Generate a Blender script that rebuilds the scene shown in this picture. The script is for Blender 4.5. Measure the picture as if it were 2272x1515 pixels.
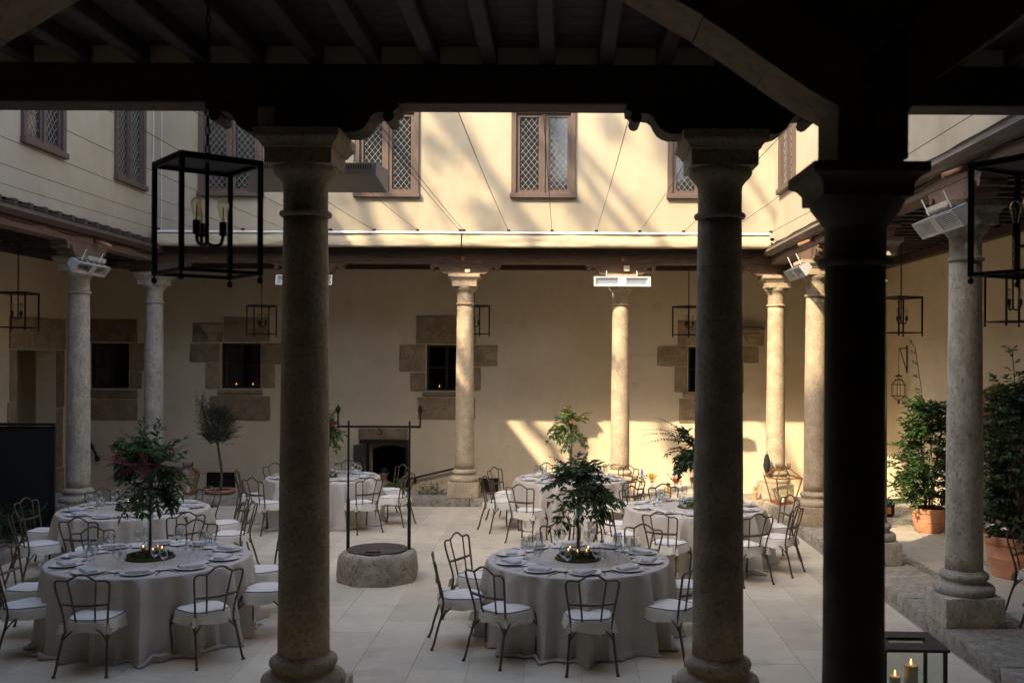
import bpy, bmesh, math, random
from mathutils import Vector, Matrix, noise
random.seed(7)
R = math.radians
scene = bpy.context.scene
for o in list(bpy.data.objects): bpy.data.objects.remove(o)

# ------------------------------------------------------------------ camera
F = 2209.0; CX = 1245.0; CY = 794.0; ROLL = 0.005; EYE = 2.75
cam_d = bpy.data.cameras.new('camera'); cam = bpy.data.objects.new('camera', cam_d)
scene.collection.objects.link(cam); scene.camera = cam
cam_d.sensor_width = 36.0; cam_d.lens = F / 2272 * 36
cam_d.shift_x = -(CX - 1136) / 2272; cam_d.shift_y = (CY - 757.5) / 2272
cam.matrix_world = Matrix.Translation((0, 0, EYE)) @ Matrix.Rotation(R(90), 4, 'X') @ Matrix.Rotation(ROLL, 4, 'Z')
cam_d.clip_start = 0.05; cam_d.clip_end = 400
cam_d.dof.use_dof = True; cam_d.dof.focus_distance = 12.5; cam_d.dof.aperture_fstop = 2.8

# ------------------------------------------------------------------ light
SUN = Vector((0.82, 1.0, -1.05))
w = bpy.data.worlds.new('World'); scene.world = w; w.use_nodes = True
nt = w.node_tree; bg = nt.nodes['Background']
sky = nt.nodes.new('ShaderNodeTexSky'); sky.sky_type = 'NISHITA'; sky.sun_disc = False
el = math.atan2(-SUN.z, math.hypot(SUN.x, SUN.y)); az = math.atan2(-SUN.x, -SUN.y)
sky.sun_elevation = el; sky.sun_rotation = az % (2 * math.pi)
sky.air_density = 1.0; sky.dust_density = 4.0; sky.ozone_density = 0.6
nt.links.new(sky.outputs[0], bg.inputs[0]); bg.inputs[1].default_value = 0.15
sl = bpy.data.lights.new('sun', 'SUN'); sl.energy = 2.0; sl.angle = R(0.6); sl.color = (1.0, 0.80, 0.54)
so = bpy.data.objects.new('sun', sl); scene.collection.objects.link(so)
so.rotation_euler = SUN.to_track_quat('-Z', 'Y').to_euler(); so.location = (-20, -25, 30)
vs = scene.view_settings; vs.view_transform = 'Standard'; vs.look = 'None'; vs.gamma = 1; vs.exposure = 2.15
vs.use_curve_mapping = False
scene.cycles.max_bounces = 10; scene.cycles.diffuse_bounces = 6; scene.cycles.transparent_max_bounces = 24
scene.cycles.transmission_bounces = 8; scene.cycles.caustics_reflective = False; scene.cycles.caustics_refractive = False

# ------------------------------------------------------------------ helpers
C = scene.collection
def P(x, y, Y):
    dx, dy = x - CX, y - CY
    return Vector(((dx + ROLL * dy) / F * Y, Y, EYE - (dy - ROLL * dx) / F * Y))
def PF(x, y, z):
    dx, dy = x - CX, y - CY
    y0 = dy - ROLL * dx
    return P(x, y, (EYE - z) * F / y0)

class MB:
    def __init__(s): s.v = []; s.f = []
    def add(s, vs_, fs_):
        n = len(s.v); s.v += [tuple(v) for v in vs_]; s.f += [tuple(i + n for i in f) for f in fs_]; return s
    def box(s, x0, x1, y0, y1, z0, z1):
        return s.add([(x0, y0, z0), (x1, y0, z0), (x1, y1, z0), (x0, y1, z0), (x0, y0, z1), (x1, y0, z1), (x1, y1, z1), (x0, y1, z1)],
                     [(0, 3, 2, 1), (4, 5, 6, 7), (0, 1, 5, 4), (1, 2, 6, 5), (2, 3, 7, 6), (3, 0, 4, 7)])
    def cbox(s, x0, x1, y0, y1, z0, z1, c=.01, jit=0):
        bm = bmesh.new(); bmesh.ops.create_cube(bm, size=1)
        for v in bm.verts:
            v.co = Vector((x0 + (v.co.x + .5) * (x1 - x0), y0 + (v.co.y + .5) * (y1 - y0), z0 + (v.co.z + .5) * (z1 - z0)))
        bmesh.ops.bevel(bm, geom=bm.edges[:], offset=c, segments=1, affect='EDGES')
        if jit:
            for v in bm.verts: v.co += Vector((random.uniform(-jit, jit), random.uniform(-jit, jit), random.uniform(-jit, jit)))
        return s.bm(bm)
    def bm(s, bm):
        bm.verts.index_update()
        s.add([v.co[:] for v in bm.verts], [[v.index for v in f.verts] for f in bm.faces]); bm.free(); return s
    def lathe(s, prof, seg=24, c=(0, 0, 0), cap=True):
        vs_ = []; fs_ = []
        for r, z in prof:
            for k in range(seg):
                a = 2 * math.pi * k / seg; vs_.append((c[0] + r * math.cos(a), c[1] + r * math.sin(a), c[2] + z))
        for i in range(len(prof) - 1):
            for k in range(seg):
                a, b = i * seg + k, i * seg + (k + 1) % seg; fs_.append((a, b, b + seg, a + seg))
        if cap:
            fs_.append(tuple(range(seg))[::-1]); n = (len(prof) - 1) * seg; fs_.append(tuple(range(n, n + seg)))
        return s.add(vs_, fs_)
    def sqlathe(s, prof, c=(0, 0, 0)):
        vs_ = []; fs_ = []
        for r, z in prof:
            for sx, sy in ((-1, -1), (1, -1), (1, 1), (-1, 1)): vs_.append((c[0] + sx * r, c[1] + sy * r, c[2] + z))
        for i in range(len(prof) - 1):
            for k in range(4):
                a, b = i * 4 + k, i * 4 + (k + 1) % 4; fs_.append((a, b, b + 4, a + 4))
        fs_.append((3, 2, 1, 0)); n = (len(prof) - 1) * 4; fs_.append((n, n + 1, n + 2, n + 3))
        return s.add(vs_, fs_)
    def tube(s, pts, r, seg=6, closed=False):
        pts = [Vector(p) for p in pts]; n = len(pts)
        rs = r if isinstance(r, (list, tuple)) else [r] * n
        vs_ = []; fs_ = []
        up = None
        for i, p in enumerate(pts):
            if closed: t = pts[(i + 1) % n] - pts[i - 1]
            else: t = pts[min(i + 1, n - 1)] - pts[max(i - 1, 0)]
            if t.length < 1e-9: t = Vector((0, 0, 1))
            t.normalize()
            if up is None:
                up = Vector((0, 0, 1)) if abs(t.z) < .9 else Vector((1, 0, 0))
            a = t.cross(up)
            if a.length < 1e-4: a = t.cross(Vector((.3, .9, .2)))
            a.normalize(); b = a.cross(t).normalized(); up = b
            for k in range(seg):
                an = 2 * math.pi * k / seg + math.pi / seg; vs_.append(p + (a * math.cos(an) + b * math.sin(an)) * rs[i])
        m = n if closed else n - 1
        for i in range(m):
            for k in range(seg):
                a0 = i * seg + k; b0 = i * seg + (k + 1) % seg; j = ((i + 1) % n) * seg
                fs_.append((a0, b0, j + (k + 1) % seg, j + k))
        if not closed:
            fs_.append(tuple(range(seg))[::-1]); q = (n - 1) * seg; fs_.append(tuple(range(q, q + seg)))
        return s.add(vs_, fs_)
    def prism(s, poly, d0, d1, axis='Y'):
        n = len(poly)
        mk = {'Y': lambda u, v, d: (u, d, v), 'X': lambda u, v, d: (d, u, v), 'Z': lambda u, v, d: (u, v, d)}[axis]
        vs_ = [mk(u, v, d0) for u, v in poly] + [mk(u, v, d1) for u, v in poly]
        fs_ = [tuple(range(n)), tuple(range(2 * n - 1, n - 1, -1))]
        for i in range(n):
            j = (i + 1) % n; fs_.append((i, i + n, j + n, j))
        return s.add(vs_, fs_)
    def mesh(s, name, mat, smooth=False, fix=True):
        me = bpy.data.meshes.new(name); me.from_pydata(s.v, [], s.f)
        if fix:
            bm = bmesh.new(); bm.from_mesh(me); bmesh.ops.recalc_face_normals(bm, faces=bm.faces[:]); bm.to_mesh(me); bm.free()
        if mat: me.materials.append(mat)
        if smooth is True: me.shade_smooth()
        elif smooth: 
            me.shade_smooth(); me.set_sharp_from_angle(angle=R(smooth))
        me.update(); return me
    def build(s, name, mat, parent=None, smooth=False, loc=None, fix=True):
        o = link(name, s.mesh(name, mat, smooth, fix), parent, loc)
        if name in ('twigs', 'stems', 'foliage', 'flower_spikes', 'crown', 'leaves', 'blossom', 'vent_slots', 'leading', 'chain', 'grille'): o['kind'] = 'stuff'
        return o
def link(name, me, parent=None, loc=None, rot=None):
    o = bpy.data.objects.new(name, me); C.objects.link(o)
    if parent: o.parent = parent
    if loc is not None: o.location = loc
    if rot is not None: o.rotation_euler = rot
    return o
def tag(o, label=None, cat=None, group=None, kind=None):
    if label: o['label'] = label
    if cat: o['category'] = cat
    if group: o['group'] = group
    if kind: o['kind'] = kind
    return o
def thing(name, label, cat, loc=(0, 0, 0), rz=0, group=None):
    o = bpy.data.objects.new(name, None); C.objects.link(o); o.location = loc; o.rotation_euler = (0, 0, rz)
    o.empty_display_size = .1
    return tag(o, label, cat, group)
def struct(name, mb, m, parent=None, smooth=False):
    o = mb.build(name, m, parent, smooth)
    if parent is None: o['kind'] = 'structure'
    return o
KIDS = {}
def copy_tree(o, parent=None):
    c = o.copy(); C.objects.link(c); c.parent = parent
    for ch in o.children: copy_tree(ch, c)
    return c
def dup(root, label, loc, rz=0, group=None):
    c = copy_tree(root); c.location = loc; c.rotation_euler = (0, 0, rz); c['label'] = label
    if group: c['group'] = group
    return c
def spline(pts, n=6):
    pts = [Vector(p) for p in pts]; out = []
    for i in range(len(pts) - 1):
        p0 = pts[max(i - 1, 0)]; p1 = pts[i]; p2 = pts[i + 1]; p3 = pts[min(i + 2, len(pts) - 1)]
        for k in range(n):
            t = k / n
            out.append(.5 * ((2 * p1) + (p2 - p0) * t + (2 * p0 - 5 * p1 + 4 * p2 - p3) * t * t + (3 * p1 - p0 - 3 * p2 + p3) * t ** 3))
    return out + [pts[-1]]

# ------------------------------------------------------------------ materials
def mat(name, col, rough=.6, metal=0., col2=None, scale=6., bump=0., bscale=40., detail=6., spec=.5, stretch=(1, 1, 1), var=0., island=0., spots=None, ramp=(.35, .65), dirt=None, streak=None, trans=0.):
    m = bpy.data.materials.new(name); m.use_nodes = True; t = m.node_tree; b = t.nodes['Principled BSDF']; L = t.links.new
    b.inputs['Roughness'].default_value = rough; b.inputs['Metallic'].default_value = metal
    b.inputs['Specular IOR Level'].default_value = spec
    b.inputs['Base Color'].default_value = (*col, 1)
    tc = t.nodes.new('ShaderNodeTexCoord'); mp = t.nodes.new('ShaderNodeMapping'); mp.inputs['Scale'].default_value = stretch
    geo = t.nodes.new('ShaderNodeNewGeometry')
    L(geo.outputs['Position'] if dirt != 'obj' else tc.outputs['Object'], mp.inputs[0])
    last = None
    if col2:
        n = t.nodes.new('ShaderNodeTexNoise'); n.inputs['Scale'].default_value = scale; n.inputs['Detail'].default_value = detail
        n.inputs['Roughness'].default_value = .62
        L(mp.outputs[0], n.inputs['Vector'])
        r = t.nodes.new('ShaderNodeValToRGB'); r.color_ramp.elements[0].position = ramp[0]; r.color_ramp.elements[1].position = ramp[1]
        r.color_ramp.elements[0].color = (*col, 1); r.color_ramp.elements[1].color = (*col2, 1)
        L(n.outputs['Fac'], r.inputs[0]); last = r.outputs[0]
    if spots:
        n2 = t.nodes.new('ShaderNodeTexNoise'); n2.inputs['Scale'].default_value = spots[1]; n2.inputs['Detail'].default_value = 4
        L(mp.outputs[0], n2.inputs['Vector'])
        r2 = t.nodes.new('ShaderNodeValToRGB'); r2.color_ramp.elements[0].position = spots[2]; r2.color_ramp.elements[1].position = spots[3]
        mx = t.nodes.new('ShaderNodeMix'); mx.data_type = 'RGBA'; L(n2.outputs['Fac'], r2.inputs[0]); L(r2.outputs[0], mx.inputs[0])
        if last: L(last, mx.inputs[6])
        else: mx.inputs[6].default_value = (*col, 1)
        mx.inputs[7].default_value = (*spots[0], 1); last = mx.outputs[2]
    if streak:
        mp2 = t.nodes.new('ShaderNodeMapping'); mp2.inputs['Scale'].default_value = (3, 3, .45); L(geo.outputs['Position'], mp2.inputs[0])
        n4 = t.nodes.new('ShaderNodeTexNoise'); n4.inputs['Scale'].default_value = 1.3; n4.inputs['Detail'].default_value = 7; L(mp2.outputs[0], n4.inputs['Vector'])
        r4 = t.nodes.new('ShaderNodeValToRGB'); r4.color_ramp.elements[0].position = .56; r4.color_ramp.elements[1].position = .86
        r4.color_ramp.elements[1].color = (.5, .5, .5, 1)
        m4 = t.nodes.new('ShaderNodeMix'); m4.data_type = 'RGBA'; L(n4.outputs['Fac'], r4.inputs[0]); L(r4.outputs[0], m4.inputs[0]); L(last, m4.inputs[6]); m4.inputs[7].default_value = (*streak, 1); last = m4.outputs[2]
        vo = t.nodes.new('ShaderNodeTexVoronoi'); vo.feature = 'DISTANCE_TO_EDGE'; vo.inputs['Scale'].default_value = .55
        mn = t.nodes.new('ShaderNodeTexNoise'); mn.inputs['Scale'].default_value = 3; mn.inputs['Detail'].default_value = 6
        va = t.nodes.new('ShaderNodeVectorMath'); va.operation = 'MULTIPLY_ADD'; va.inputs[1].default_value = (.5, .5, .5); L(geo.outputs['Position'], mn.inputs['Vector']); L(mn.outputs['Color'], va.inputs[0]); L(geo.outputs['Position'], va.inputs[2]); L(va.outputs[0], vo.inputs['Vector'])
        r5 = t.nodes.new('ShaderNodeValToRGB'); r5.color_ramp.elements[0].position = 0; r5.color_ramp.elements[1].position = .006; r5.color_ramp.elements[0].color = (.12, .12, .12, 1); r5.color_ramp.elements[1].color = (0, 0, 0, 1)
        m5 = t.nodes.new('ShaderNodeMix'); m5.data_type = 'RGBA'; L(vo.outputs['Distance'], r5.inputs[0]); L(r5.outputs[0], m5.inputs[0]); L(last, m5.inputs[6]); m5.inputs[7].default_value = (streak[0] * .7, streak[1] * .7, streak[2] * .7, 1); last = m5.outputs[2]
    if var or island:
        hs = t.nodes.new('ShaderNodeHueSaturation')
        if island: src = geo.outputs['Random Per Island']
        else:
            oi = t.nodes.new('ShaderNodeObjectInfo'); src = oi.outputs['Random']
        mr = t.nodes.new('ShaderNodeMapRange'); a = var or island; mr.inputs[3].default_value = 1 - a; mr.inputs[4].default_value = 1 + a
        L(src, mr.inputs[0]); L(mr.outputs[0], hs.inputs['Value'])
        if last: L(last, hs.inputs['Color'])
        else: hs.inputs['Color'].default_value = (*col, 1)
        last = hs.outputs[0]
    if last: L(last, b.inputs['Base Color'])
    if bump:
        n3 = t.nodes.new('ShaderNodeTexNoise'); n3.inputs['Scale'].default_value = bscale; n3.inputs['Detail'].default_value = 8
        n3.inputs['Roughness'].default_value = .65
        L(mp.outputs[0], n3.inputs['Vector'])
        bp = t.nodes.new('ShaderNodeBump'); bp.inputs['Strength'].default_value = bump; bp.inputs['Distance'].default_value = .02
        L(n3.outputs['Fac'], bp.inputs['Height']); L(bp.outputs[0], b.inputs['Normal'])
    if trans:
        tl_ = t.nodes.new('ShaderNodeBsdfTranslucent'); ms = t.nodes.new('ShaderNodeMixShader'); ms.inputs[0].default_value = trans
        if last: L(last, tl_.inputs[0])
        L(b.outputs[0], ms.inputs[1]); L(tl_.outputs[0], ms.inputs[2]); L(ms.outputs[0], t.nodes['Material Output'].inputs[0])
    return m
M = {}
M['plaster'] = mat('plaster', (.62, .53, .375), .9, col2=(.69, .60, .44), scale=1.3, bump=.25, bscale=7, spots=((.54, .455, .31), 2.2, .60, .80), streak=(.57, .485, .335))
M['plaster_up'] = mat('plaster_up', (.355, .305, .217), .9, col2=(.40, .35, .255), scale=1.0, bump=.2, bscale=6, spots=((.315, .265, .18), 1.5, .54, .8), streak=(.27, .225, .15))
M['column'] = mat('column_stone', (.35, .275, .185), .85, col2=(.51, .41, .28), scale=5, bump=.7, bscale=34, spots=((.22, .175, .12), 38, .53, .72), detail=12, var=.10)
M['column_grey'] = mat('column_stone_grey', (.33, .29, .225), .85, col2=(.50, .45, .36), scale=7, bump=.75, bscale=34, spots=((.20, .18, .145), 36, .52, .72), stretch=(1, 1, .6), detail=12, var=.10)
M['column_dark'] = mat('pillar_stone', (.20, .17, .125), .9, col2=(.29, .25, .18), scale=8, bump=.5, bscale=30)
M['kerb'] = mat('kerb_granite', (.22, .19, .145), .9, col2=(.38, .34, .27), scale=7, bump=.9, bscale=18, spots=((.10, .09, .07), 24, .55, .70), var=.14, detail=10)
M['sand'] = mat('window_stone', (.235, .175, .108), .9, col2=(.37, .285, .185), scale=5, bump=1.0, bscale=20, var=.22, spots=((.16, .12, .075), 22, .54, .72))
M['slab'] = mat('limestone_slab', (.555, .49, .37), .42, col2=(.645, .575, .44), scale=2.2, bump=.10, bscale=9, var=.10, spec=.4, spots=((.43, .38, .285), 2.6, .55, .78))
M['joint'] = mat('slab_joint', (.30, .265, .205), .9)
M['cobble'] = mat('cobble', (.16, .145, .115), .85, col2=(.28, .255, .205), scale=5, bump=.3, bscale=40, island=.35)
M['dirt'] = mat('dirt', (.12, .105, .08), .95, col2=(.17, .15, .12), scale=9, bump=.4, bscale=30)
M['path'] = mat('path_slab', (.33, .30, .245), .8, col2=(.39, .355, .29), scale=4, bump=.3, bscale=15, var=.08)
M['wood'] = mat('dark_wood', (.045, .032, .024), .75, col2=(.085, .061, .046), scale=9, bump=.4, bscale=30, stretch=(1, 1, 5), spec=.3)
M['wood_mid'] = mat('weathered_wood', (.12, .075, .052), .8, col2=(.20, .135, .098), scale=7, bump=.5, bscale=22, stretch=(.7, 2, 6), spec=.3)
M['wood_grey'] = mat('greyed_wood', (.13, .105, .08), .85, col2=(.23, .19, .15), scale=6, bump=.5, bscale=22, stretch=(3, .5, 6), spec=.3)
M['frame'] = mat('window_timber', (.075, .052, .041), .6, col2=(.108, .076, .060), scale=8, stretch=(4, 4, 1), bump=.2, bscale=25, spec=.35)
M['iron'] = mat('black_iron', (.018, .016, .015), .55, .3, spec=.4)
M['rust'] = mat('rusty_plate', (.055, .042, .036), .7, .3, col2=(.10, .072, .055), scale=9, bump=.3, bscale=30)
M['chair'] = mat('chair_metal', (.085, .066, .048), .45, .55, col2=(.14, .112, .082), scale=12, spec=.5)
M['cover'] = mat('seat_linen', (.70, .66, .58), .9, col2=(.76, .72, .645), scale=9, bump=.35, bscale=16)
M['piping'] = mat('seat_piping', (.10, .085, .07), .8)
M['cloth'] = mat('table_linen', (.495, .45, .395), .75, col2=(.55, .505, .45), scale=5, bump=.35, bscale=5, spec=.3)
M['napkin'] = mat('napkin_linen', (.53, .515, .50), .85, bump=.2, bscale=80)
M['china'] = mat('porcelain', (.80, .78, .74), .12)
M['steel'] = mat('cutlery_steel', (.62, .60, .57), .22, 1.)
M['moss'] = mat('moss', (.045, .060, .014), .95, col2=(.10, .105, .028), scale=30, bump=1, bscale=60)
M['tray'] = mat('dark_tray', (.02, .02, .018), .2)
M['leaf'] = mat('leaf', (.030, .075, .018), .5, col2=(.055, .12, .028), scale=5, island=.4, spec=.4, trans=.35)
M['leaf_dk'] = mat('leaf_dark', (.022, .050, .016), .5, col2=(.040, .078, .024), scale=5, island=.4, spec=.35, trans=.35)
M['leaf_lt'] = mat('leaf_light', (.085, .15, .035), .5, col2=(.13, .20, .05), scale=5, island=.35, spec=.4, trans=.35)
M['leaf_olive'] = mat('leaf_olive', (.050, .062, .038), .6, col2=(.085, .098, .062), scale=6, island=.4, spec=.3, trans=.35)
M['purple'] = mat('purple_flower', (.11, .045, .075), .8, island=.35)
M['pink'] = mat('pink_flower', (.30, .06, .095), .8, island=.35)
M['coral'] = mat('coral_flower', (.48, .19, .13), .8, island=.3)
M['red'] = mat('red_flower', (.62, .06, .12), .8, island=.3)
M['yellow'] = mat('yellow_flower', (.80, .45, .02), .8, island=.2)
M['blue'] = mat('blue_flower', (.22, .32, .62), .8, island=.3)
M['stem'] = mat('stem', (.075, .062, .035), .9, col2=(.11, .09, .055), scale=15, bump=.5, bscale=30)
M['terra'] = mat('terracotta', (.46, .20, .10), .85, col2=(.54, .27, .155), scale=6, bump=.2, bscale=30)
M['soil'] = mat('soil', (.03, .022, .016), 1)
M['copper'] = mat('copper', (.42, .19, .085), .45, .8, col2=(.26, .12, .065), scale=12)
M['enamel'] = mat('heater_enamel', (.40, .40, .39), .4)
M['enamel_bounce_lit'] = mat('heater_enamel_bounce_lit', (.66, .58, .45), .5)  # heater enamel made lighter and warmer, bounce light put into the colour
M['reflector'] = mat('heater_reflector', (.26, .25, .24), .3, 1.)
M['slot'] = mat('slot_dark', (.02, .02, .02), .7)
M['box'] = mat('plastic_box', (.52, .50, .42), .6)
M['wax'] = mat('wax', (.78, .72, .60), .5)
M['canvas'] = mat('awning_canvas', (.32, .265, .175), .85, col2=(.375, .32, .22), scale=3, bump=.3, bscale=5, spots=((.32, .22, .10), 2.6, .60, .78), stretch=(.5, 1, 1.5))
M['lead'] = mat('window_lead', (.32, .305, .275), .6)
M['alu'] = mat('white_rail', (.75, .75, .74), .4)
M['screen'] = mat('black_canvas', (.010, .010, .010), .9)
M['cable'] = mat('cable', (.025, .022, .02), .7)
M['tile'] = mat('roof_tile', (.24, .11, .065), .85, col2=(.33, .17, .10), scale=6, bump=.3, bscale=25)
M['green_sign'] = mat('sign_green', (.02, .16, .06), .5)
M['white_paint'] = mat('white_paint', (.8, .8, .78), .5)
M['skin'] = mat('skin', (.42, .25, .17), .6)
M['suit'] = mat('suit', (.02, .022, .03), .9)
M['shirt'] = mat('shirt', (.45, .52, .66), .8)
M['hair'] = mat('hair', (.02, .014, .01), .7)
M['orange'] = mat('orange_cloth', (.35, .12, .015), .8)
M['void'] = mat('dark_interior', (.02, .016, .013), 1)
def glassmat(name, col=(1, 1, 1), thin=True, mixf=.12, rough=0.02):
    m = bpy.data.materials.new(name); m.use_nodes = True; t = m.node_tree; L = t.links.new
    t.nodes.remove(t.nodes['Principled BSDF']); out = t.nodes['Material Output']
    tr = t.nodes.new('ShaderNodeBsdfTransparent'); tr.inputs[0].default_value = (*col, 1)
    gl = t.nodes.new('ShaderNodeBsdfGlossy'); gl.inputs['Roughness'].default_value = rough
    fr = t.nodes.new('ShaderNodeLayerWeight'); fr.inputs[0].default_value = mixf
    mx = t.nodes.new('ShaderNodeMixShader'); L(fr.outputs['Fresnel' if False else 'Facing'], mx.inputs[0])
    L(tr.outputs[0], mx.inputs[1]); L(gl.outputs[0], mx.inputs[2]); L(mx.outputs[0], out.inputs[0])
    return m
M['glass'] = glassmat('clear_glass', (.93, .95, .95), mixf=.22)
M['pane'] = glassmat('lantern_pane', (.93, .95, .92), mixf=.10)
M['bulb'] = glassmat('bulb_glass', (.93, .90, .80), mixf=.30)
M['winpane'] = glassmat('small_window_glass', (.62, .64, .62), mixf=.30)
M['winglass'] = mat('window_glass', (.012, .014, .016), .06, spec=.9, bump=.06, bscale=5)
def emit(name, col, s):
    m = bpy.data.materials.new(name); m.use_nodes = True; t = m.node_tree; b = t.nodes['Principled BSDF']
    b.inputs['Base Color'].default_value = (*col, 1); b.inputs['Emission Color'].default_value = (*col, 1); b.inputs['Emission Strength'].default_value = s
    return m
M['flame'] = emit('flame', (1., .42, .09), 2.5)

# ------------------------------------------------------------------ layout
GX = [-7.62, -4.71, -1.80, 1.11, 4.02]; GY = [7.0, 9.91, 12.82, 15.73, 18.64]
K = 0.154                      # kerb height
XL, XR, YB = -10.15, 6.75, 21.3   # gallery walls
ZB0, ZB1, ZR = 4.50, 4.77, 4.89   # beam bottom, beam top, rafter top
HU = 9.6                       # eaves of the upper storey
KR = 3.73; KL = -7.33; KN = 7.29; KB = 18.35   # edges of the sunk court

# ground far below, court bed, gallery floors
struct('ground', MB().box(-90, 90, -70, 110, -2.2, -1.7), M['dirt'])
court = struct('courtyard_floor', MB().box(KL, KR, KN, KB, -.25, -.012), M['joint'])
sw, sln = .4985, .965
nx = 23; ny = 12
variants = []
for k in range(6):
    j = .0012; b_ = MB().cbox(-sw / 2 + .0007, sw / 2 - .0007, -sln / 2 + .0007, sln / 2 - .0007, -.011, 0, .0012)
    variants.append(b_.mesh('slab', M['slab']))
x0 = KL + .02 + sw / 2
cnt = 0
for i in range(22):
    off = [0, .48, .22, .66][i % 4]
    y = KN + off - .45
    while y < KB:
        a, b = max(y, KN + .01), min(y + sln, KB - .01)
        if b - a > .12:
            o = link('slab', variants[cnt % 6], court, (x0 + i * (sw + .0015), (a + b) / 2, random.uniform(-.0012, .0012)))
            o.scale = (1, (b - a) / sln, 1); cnt += 1
        y += sln + .0015
# right gallery: slabs down the middle, pebble strips beside it
gr = struct('gallery_floor', MB().box(4.02, XR, 2.0, 18.9, -.2, .118), M['dirt'])
pm = MB().cbox(-.40, .40, -.49, .49, -.01, .008, .004, .001).mesh('slab', M['path'])
for i in range(12):
    for xx in (5.04, 5.86):
        link('slab', pm, gr, (xx, 7.5 + i * .985, .118 + random.uniform(0, .004)))
pb = MB()
def pebbles(x0, x1, y0, y1, n, z=.118):
    for _ in range(n):
        x, y = random.uniform(x0, x1), random.uniform(y0, y1); rx, ry, h = random.uniform(.018, .034), random.uniform(.03, .055), random.uniform(.008, .016)
        an = random.uniform(0, 3.14); ca, sa = math.cos(an), math.sin(an); vs_ = []
        for r, zz in ((1, 0), (.75, .75), (0, 1)):
            for k in range(6 if r else 1):
                t = k * math.pi / 3; u, v = rx * r * math.cos(t), ry * r * math.sin(t); vs_.append((x + u * ca - v * sa, y + u * sa + v * ca, z + h * zz))
        fs_ = [(k, (k + 1) % 6, 6 + (k + 1) % 6, 6 + k) for k in range(6)] + [(6 + k, 6 + (k + 1) % 6, 12) for k in range(6)]
        pb.add(vs_, fs_)
pebbles(4.45, 4.64, 7.5, 18.4, 2200); pebbles(6.27, 6.72, 8, 18.8, 2600); pebbles(4.64, 6.3, 15.6, 18.8, 3400)
o = pb.build('pebble_paving', M['cobble'], gr, fix=False); o['kind'] = 'stuff'
struct('left_gallery_floor', MB().box(XL, -7.62, 2.0, 18.9, -.2, .125), M['path'])
struct('near_gallery_floor', MB().box(XL, XR + .2, 4.0, 7.0, -.3, .11), M['slab'])
bf = struct('sunken_passage_floor', MB().box(-.8, XR, 19.2, YB, -1.0, -.65).box(XL, -2.2, 19.2, YB + 1.6, -1.69, -1.45), M['path'])
for i in range(4):
    MB().box(-2.2 + i * .35, -1.85 + i * .35 - .004, 19.2, YB, -1.6, -1.29 + i * .16).build('step', M['path'], bf)
MB().box(XL, XR, 18.95, 19.2, -1.6, .1).build('retaining_wall', M['plaster'], bf)

# kerbs: big rough blocks
def rough_block(sx, sy, sz, seed, amp=.014):
    bm = bmesh.new(); bmesh.ops.create_cube(bm, size=1)
    for v in bm.verts: v.co = Vector((v.co.x * sx, v.co.y * sy, v.co.z * sz))
    bmesh.ops.bevel(bm, geom=bm.edges[:], offset=.018, segments=2, affect='EDGES', profile=.6)
    bmesh.ops.subdivide_edges(bm, edges=[e for e in bm.edges if e.calc_length() > .16], cuts=3, use_grid_fill=True)
    bmesh.ops.triangulate(bm, faces=[f for f in bm.faces if len(f.verts) > 4])
    for v in bm.verts:
        v.co += noise.noise_vector(v.co * 3.5 + Vector((seed * 7.1, seed * 3.3, 0))) * amp + noise.noise_vector(v.co * 11 + Vector((seed * 2.1, 0, 5))) * amp * .5
    return MB().bm(bm)
def kerb(name, axis, fixed0, fixed1, a0, a1, label, seed):
    random.seed(seed)
    t = thing(name, label, 'kerb', (0, 0, 0)); a = a0; k = 0
    while a < a1 - .2:
        ln = min(random.uniform(.95, 1.5), a1 - a)
        if a1 - (a + ln) < .5: ln = a1 - a
        w_ = fixed1 - fixed0; cx = (fixed0 + fixed1) / 2; cy = a + ln / 2
        if axis == 'Y': m_ = rough_block(w_, ln - .012, K + .2, seed + k); loc = (cx, cy, (K - .2) / 2)
        else: m_ = rough_block(ln - .012, w_, K + .2, seed + k); loc = (cy, cx, (K - .2) / 2)
        m_.build('stone_block', M['kerb'], t, 35, loc); a += ln; k += 1
    return t
kerb('kerb', 'Y', KR, 4.46, 7.35, 18.3, 'rough granite kerb running under the right arcade columns', 3)
kerb('kerb', 'Y', -8.0, KL, 7.35, 18.3, 'rough granite kerb along the shaded left arcade', 40)
kerb('kerb', 'X', KB, 19.2, -8.0, 4.46, 'rough granite kerb under the back arcade columns', 80)
kerb('kerb', 'X', 6.68, KN, -8.0, 4.46, 'granite kerb under the two dark columns nearest the camera', 120)

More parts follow.
